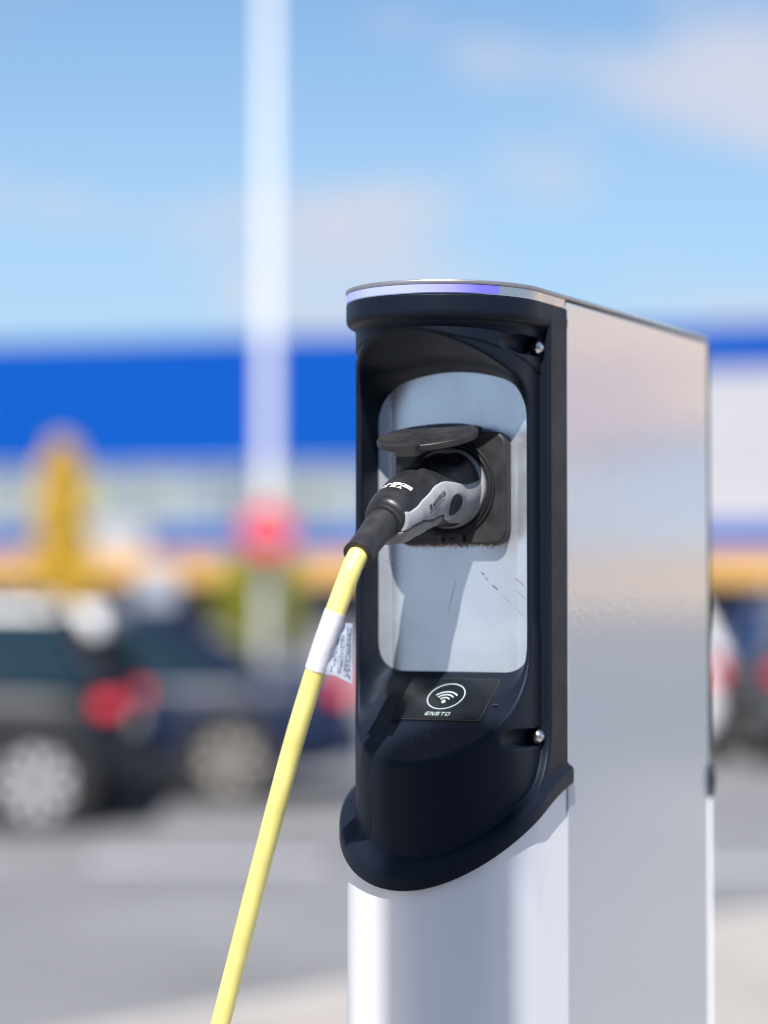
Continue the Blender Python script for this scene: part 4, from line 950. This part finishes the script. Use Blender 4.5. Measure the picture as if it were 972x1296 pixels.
b = MB(); NU, NW = 12, 18
gv = [[b.bm.verts.new(flp_pt(i / NU, j / NW)) for i in range(NU + 1)] for j in range(NW + 1)]
gb = [[b.bm.verts.new(flp_pt(i / NU, j / NW, -0.00035)) for i in range(NU + 1)] for j in range(NW + 1)]
for j in range(NW):
    for i in range(NU): b.bm.faces.new((gv[j][i], gv[j][i + 1], gv[j + 1][i + 1], gv[j + 1][i])); b.bm.faces.new((gb[j][i], gb[j + 1][i], gb[j + 1][i + 1], gb[j][i + 1]))
    for i in (0, NU): b.bm.faces.new((gv[j][i], gv[j + 1][i], gb[j + 1][i], gb[j][i]))
for i in range(NU):
    for j in (0, NW): b.bm.faces.new((gv[j][i], gb[j][i], gb[j][i + 1], gv[j][i + 1]))
flp = b.build('label_flap', M['tagclear'], cab, True, 60)
def bar(b, a0, a1, c0_, c1_):
    n_ = 3
    for q in range(n_):
        x0_, x1_ = a0 + (a1 - a0) * q / n_, a0 + (a1 - a0) * (q + 1) / n_; b.poly([flp_pt(x0_, c0_, 0.0003), flp_pt(x1_, c0_, 0.0003), flp_pt(x1_, c1_, 0.0003), flp_pt(x0_, c1_, 0.0003)])
b = MB()
rnd = random.Random(4)
for col_ in range(9):
    cc = 0.16 + col_ * 0.088; a = 0.08 if col_ > 3 else 0.22
    while a < 0.93:
        ln = rnd.uniform(0.025, 0.07)
        if rnd.random() < 0.8 and col_ not in (2, 5): bar(b, cc, cc + 0.05, a, min(a + ln, 0.94))
        a += ln + 0.022
b.build('label_print', M['tagprint'], flp)
b = MB(); bar(b, 0.06, 0.94, 0.03, 0.045); bar(b, 0.60, 0.625, 0.05, 0.93); bar(b, 0.93, 0.95, 0.05, 0.95); b.build('label_rule', M['tagrule'], flp)

# printing on the plug, wrapped onto its surface
def wrap_print(s_, size, place, direction, m, name, parent, off, bold=0.0, shear=0.0, box=None):
    """place(u,w) -> (x,v,z) start point outside the grip; moved along direction until it meets the skin"""
    vs, fs = text_mesh(s_, size, shear, 1.0, bold) if s_ else box
    pts = np.array([place(p[0], p[1]) for p in vs], float); d = np.array(direction, float); d /= np.linalg.norm(d)
    for it in range(60): pts += d * (sd_handle(pts[:, 0], pts[:, 1], pts[:, 2]) - off)[:, None] * 0.8
    o = mesh_obj(name, [tuple(Vector(P(*p)) - SOCK) for p in pts], fs, m, parent, smooth=False); return o
# on the grey side shell: a small black square mark, the maker's name and a line under it
sa = Vector((0.1700, 0.0640)); sb_ = Vector((0.1330, 0.0835)); sd_ = (sb_ - sa).normalized(); sn = Vector((sd_.y, -sd_.x)); sn = sn if sn.y > 0 else -sn
def side(cv_, cz_):
    return lambda u, w: (0.045, cv_ + sd_.x * u + sn.x * w, cz_ + sd_.y * u + sn.y * w)
sc_ = ((0.1640 + 0.130) / 2, 0.0745)
wrap_print('MENNEKES', 0.0056, side(0.1510, 0.0765), (-1, 0, 0), M['plug_print_dark'], 'name_print', cab, 0.0017, bold=0.00012)
wrap_print('MY POWER CONNECTION', 0.0024, side(0.1536, 0.0702), (-1, 0, 0), M['plug_print_dark'], 'line_print', cab, 0.0017, bold=0.00005)
q_ = 0.0020
sqv = [(-q_, -q_ * 1.2, 0), (q_, -q_ * 1.2, 0), (q_, q_ * 1.2, 0), (-q_, q_ * 1.2, 0)]
wrap_print('', 0, side(0.1662, 0.0690), (-1, 0, 0), M['plug_print_dark'], 'mark_print', cab, 0.0017, box=(sqv, [(0, 1, 2, 3)]))
# worn white lettering across the top rear of the grip
tv = Vector((0.168, 0.097)); td = Vector((0.939, -0.344))
def topp(cs_): return lambda u, w: (FX - 0.003 + u, 0.1960 + cs_ * td.x - w * td.x, 0.1040 + cs_ * td.y - w * td.y)
wrap_print('MENNEKES', 0.0078, topp(-0.006), (0, -0.344, -0.939), M['plug_print'], 'top_print', cab, 0.0003, bold=0.0004)
wrap_print('IP 44  32 A', 0.0056, topp(0.0005), (0, -0.344, -0.939), M['plug_print'], 'rating_print', cab, 0.0003, bold=0.0004)
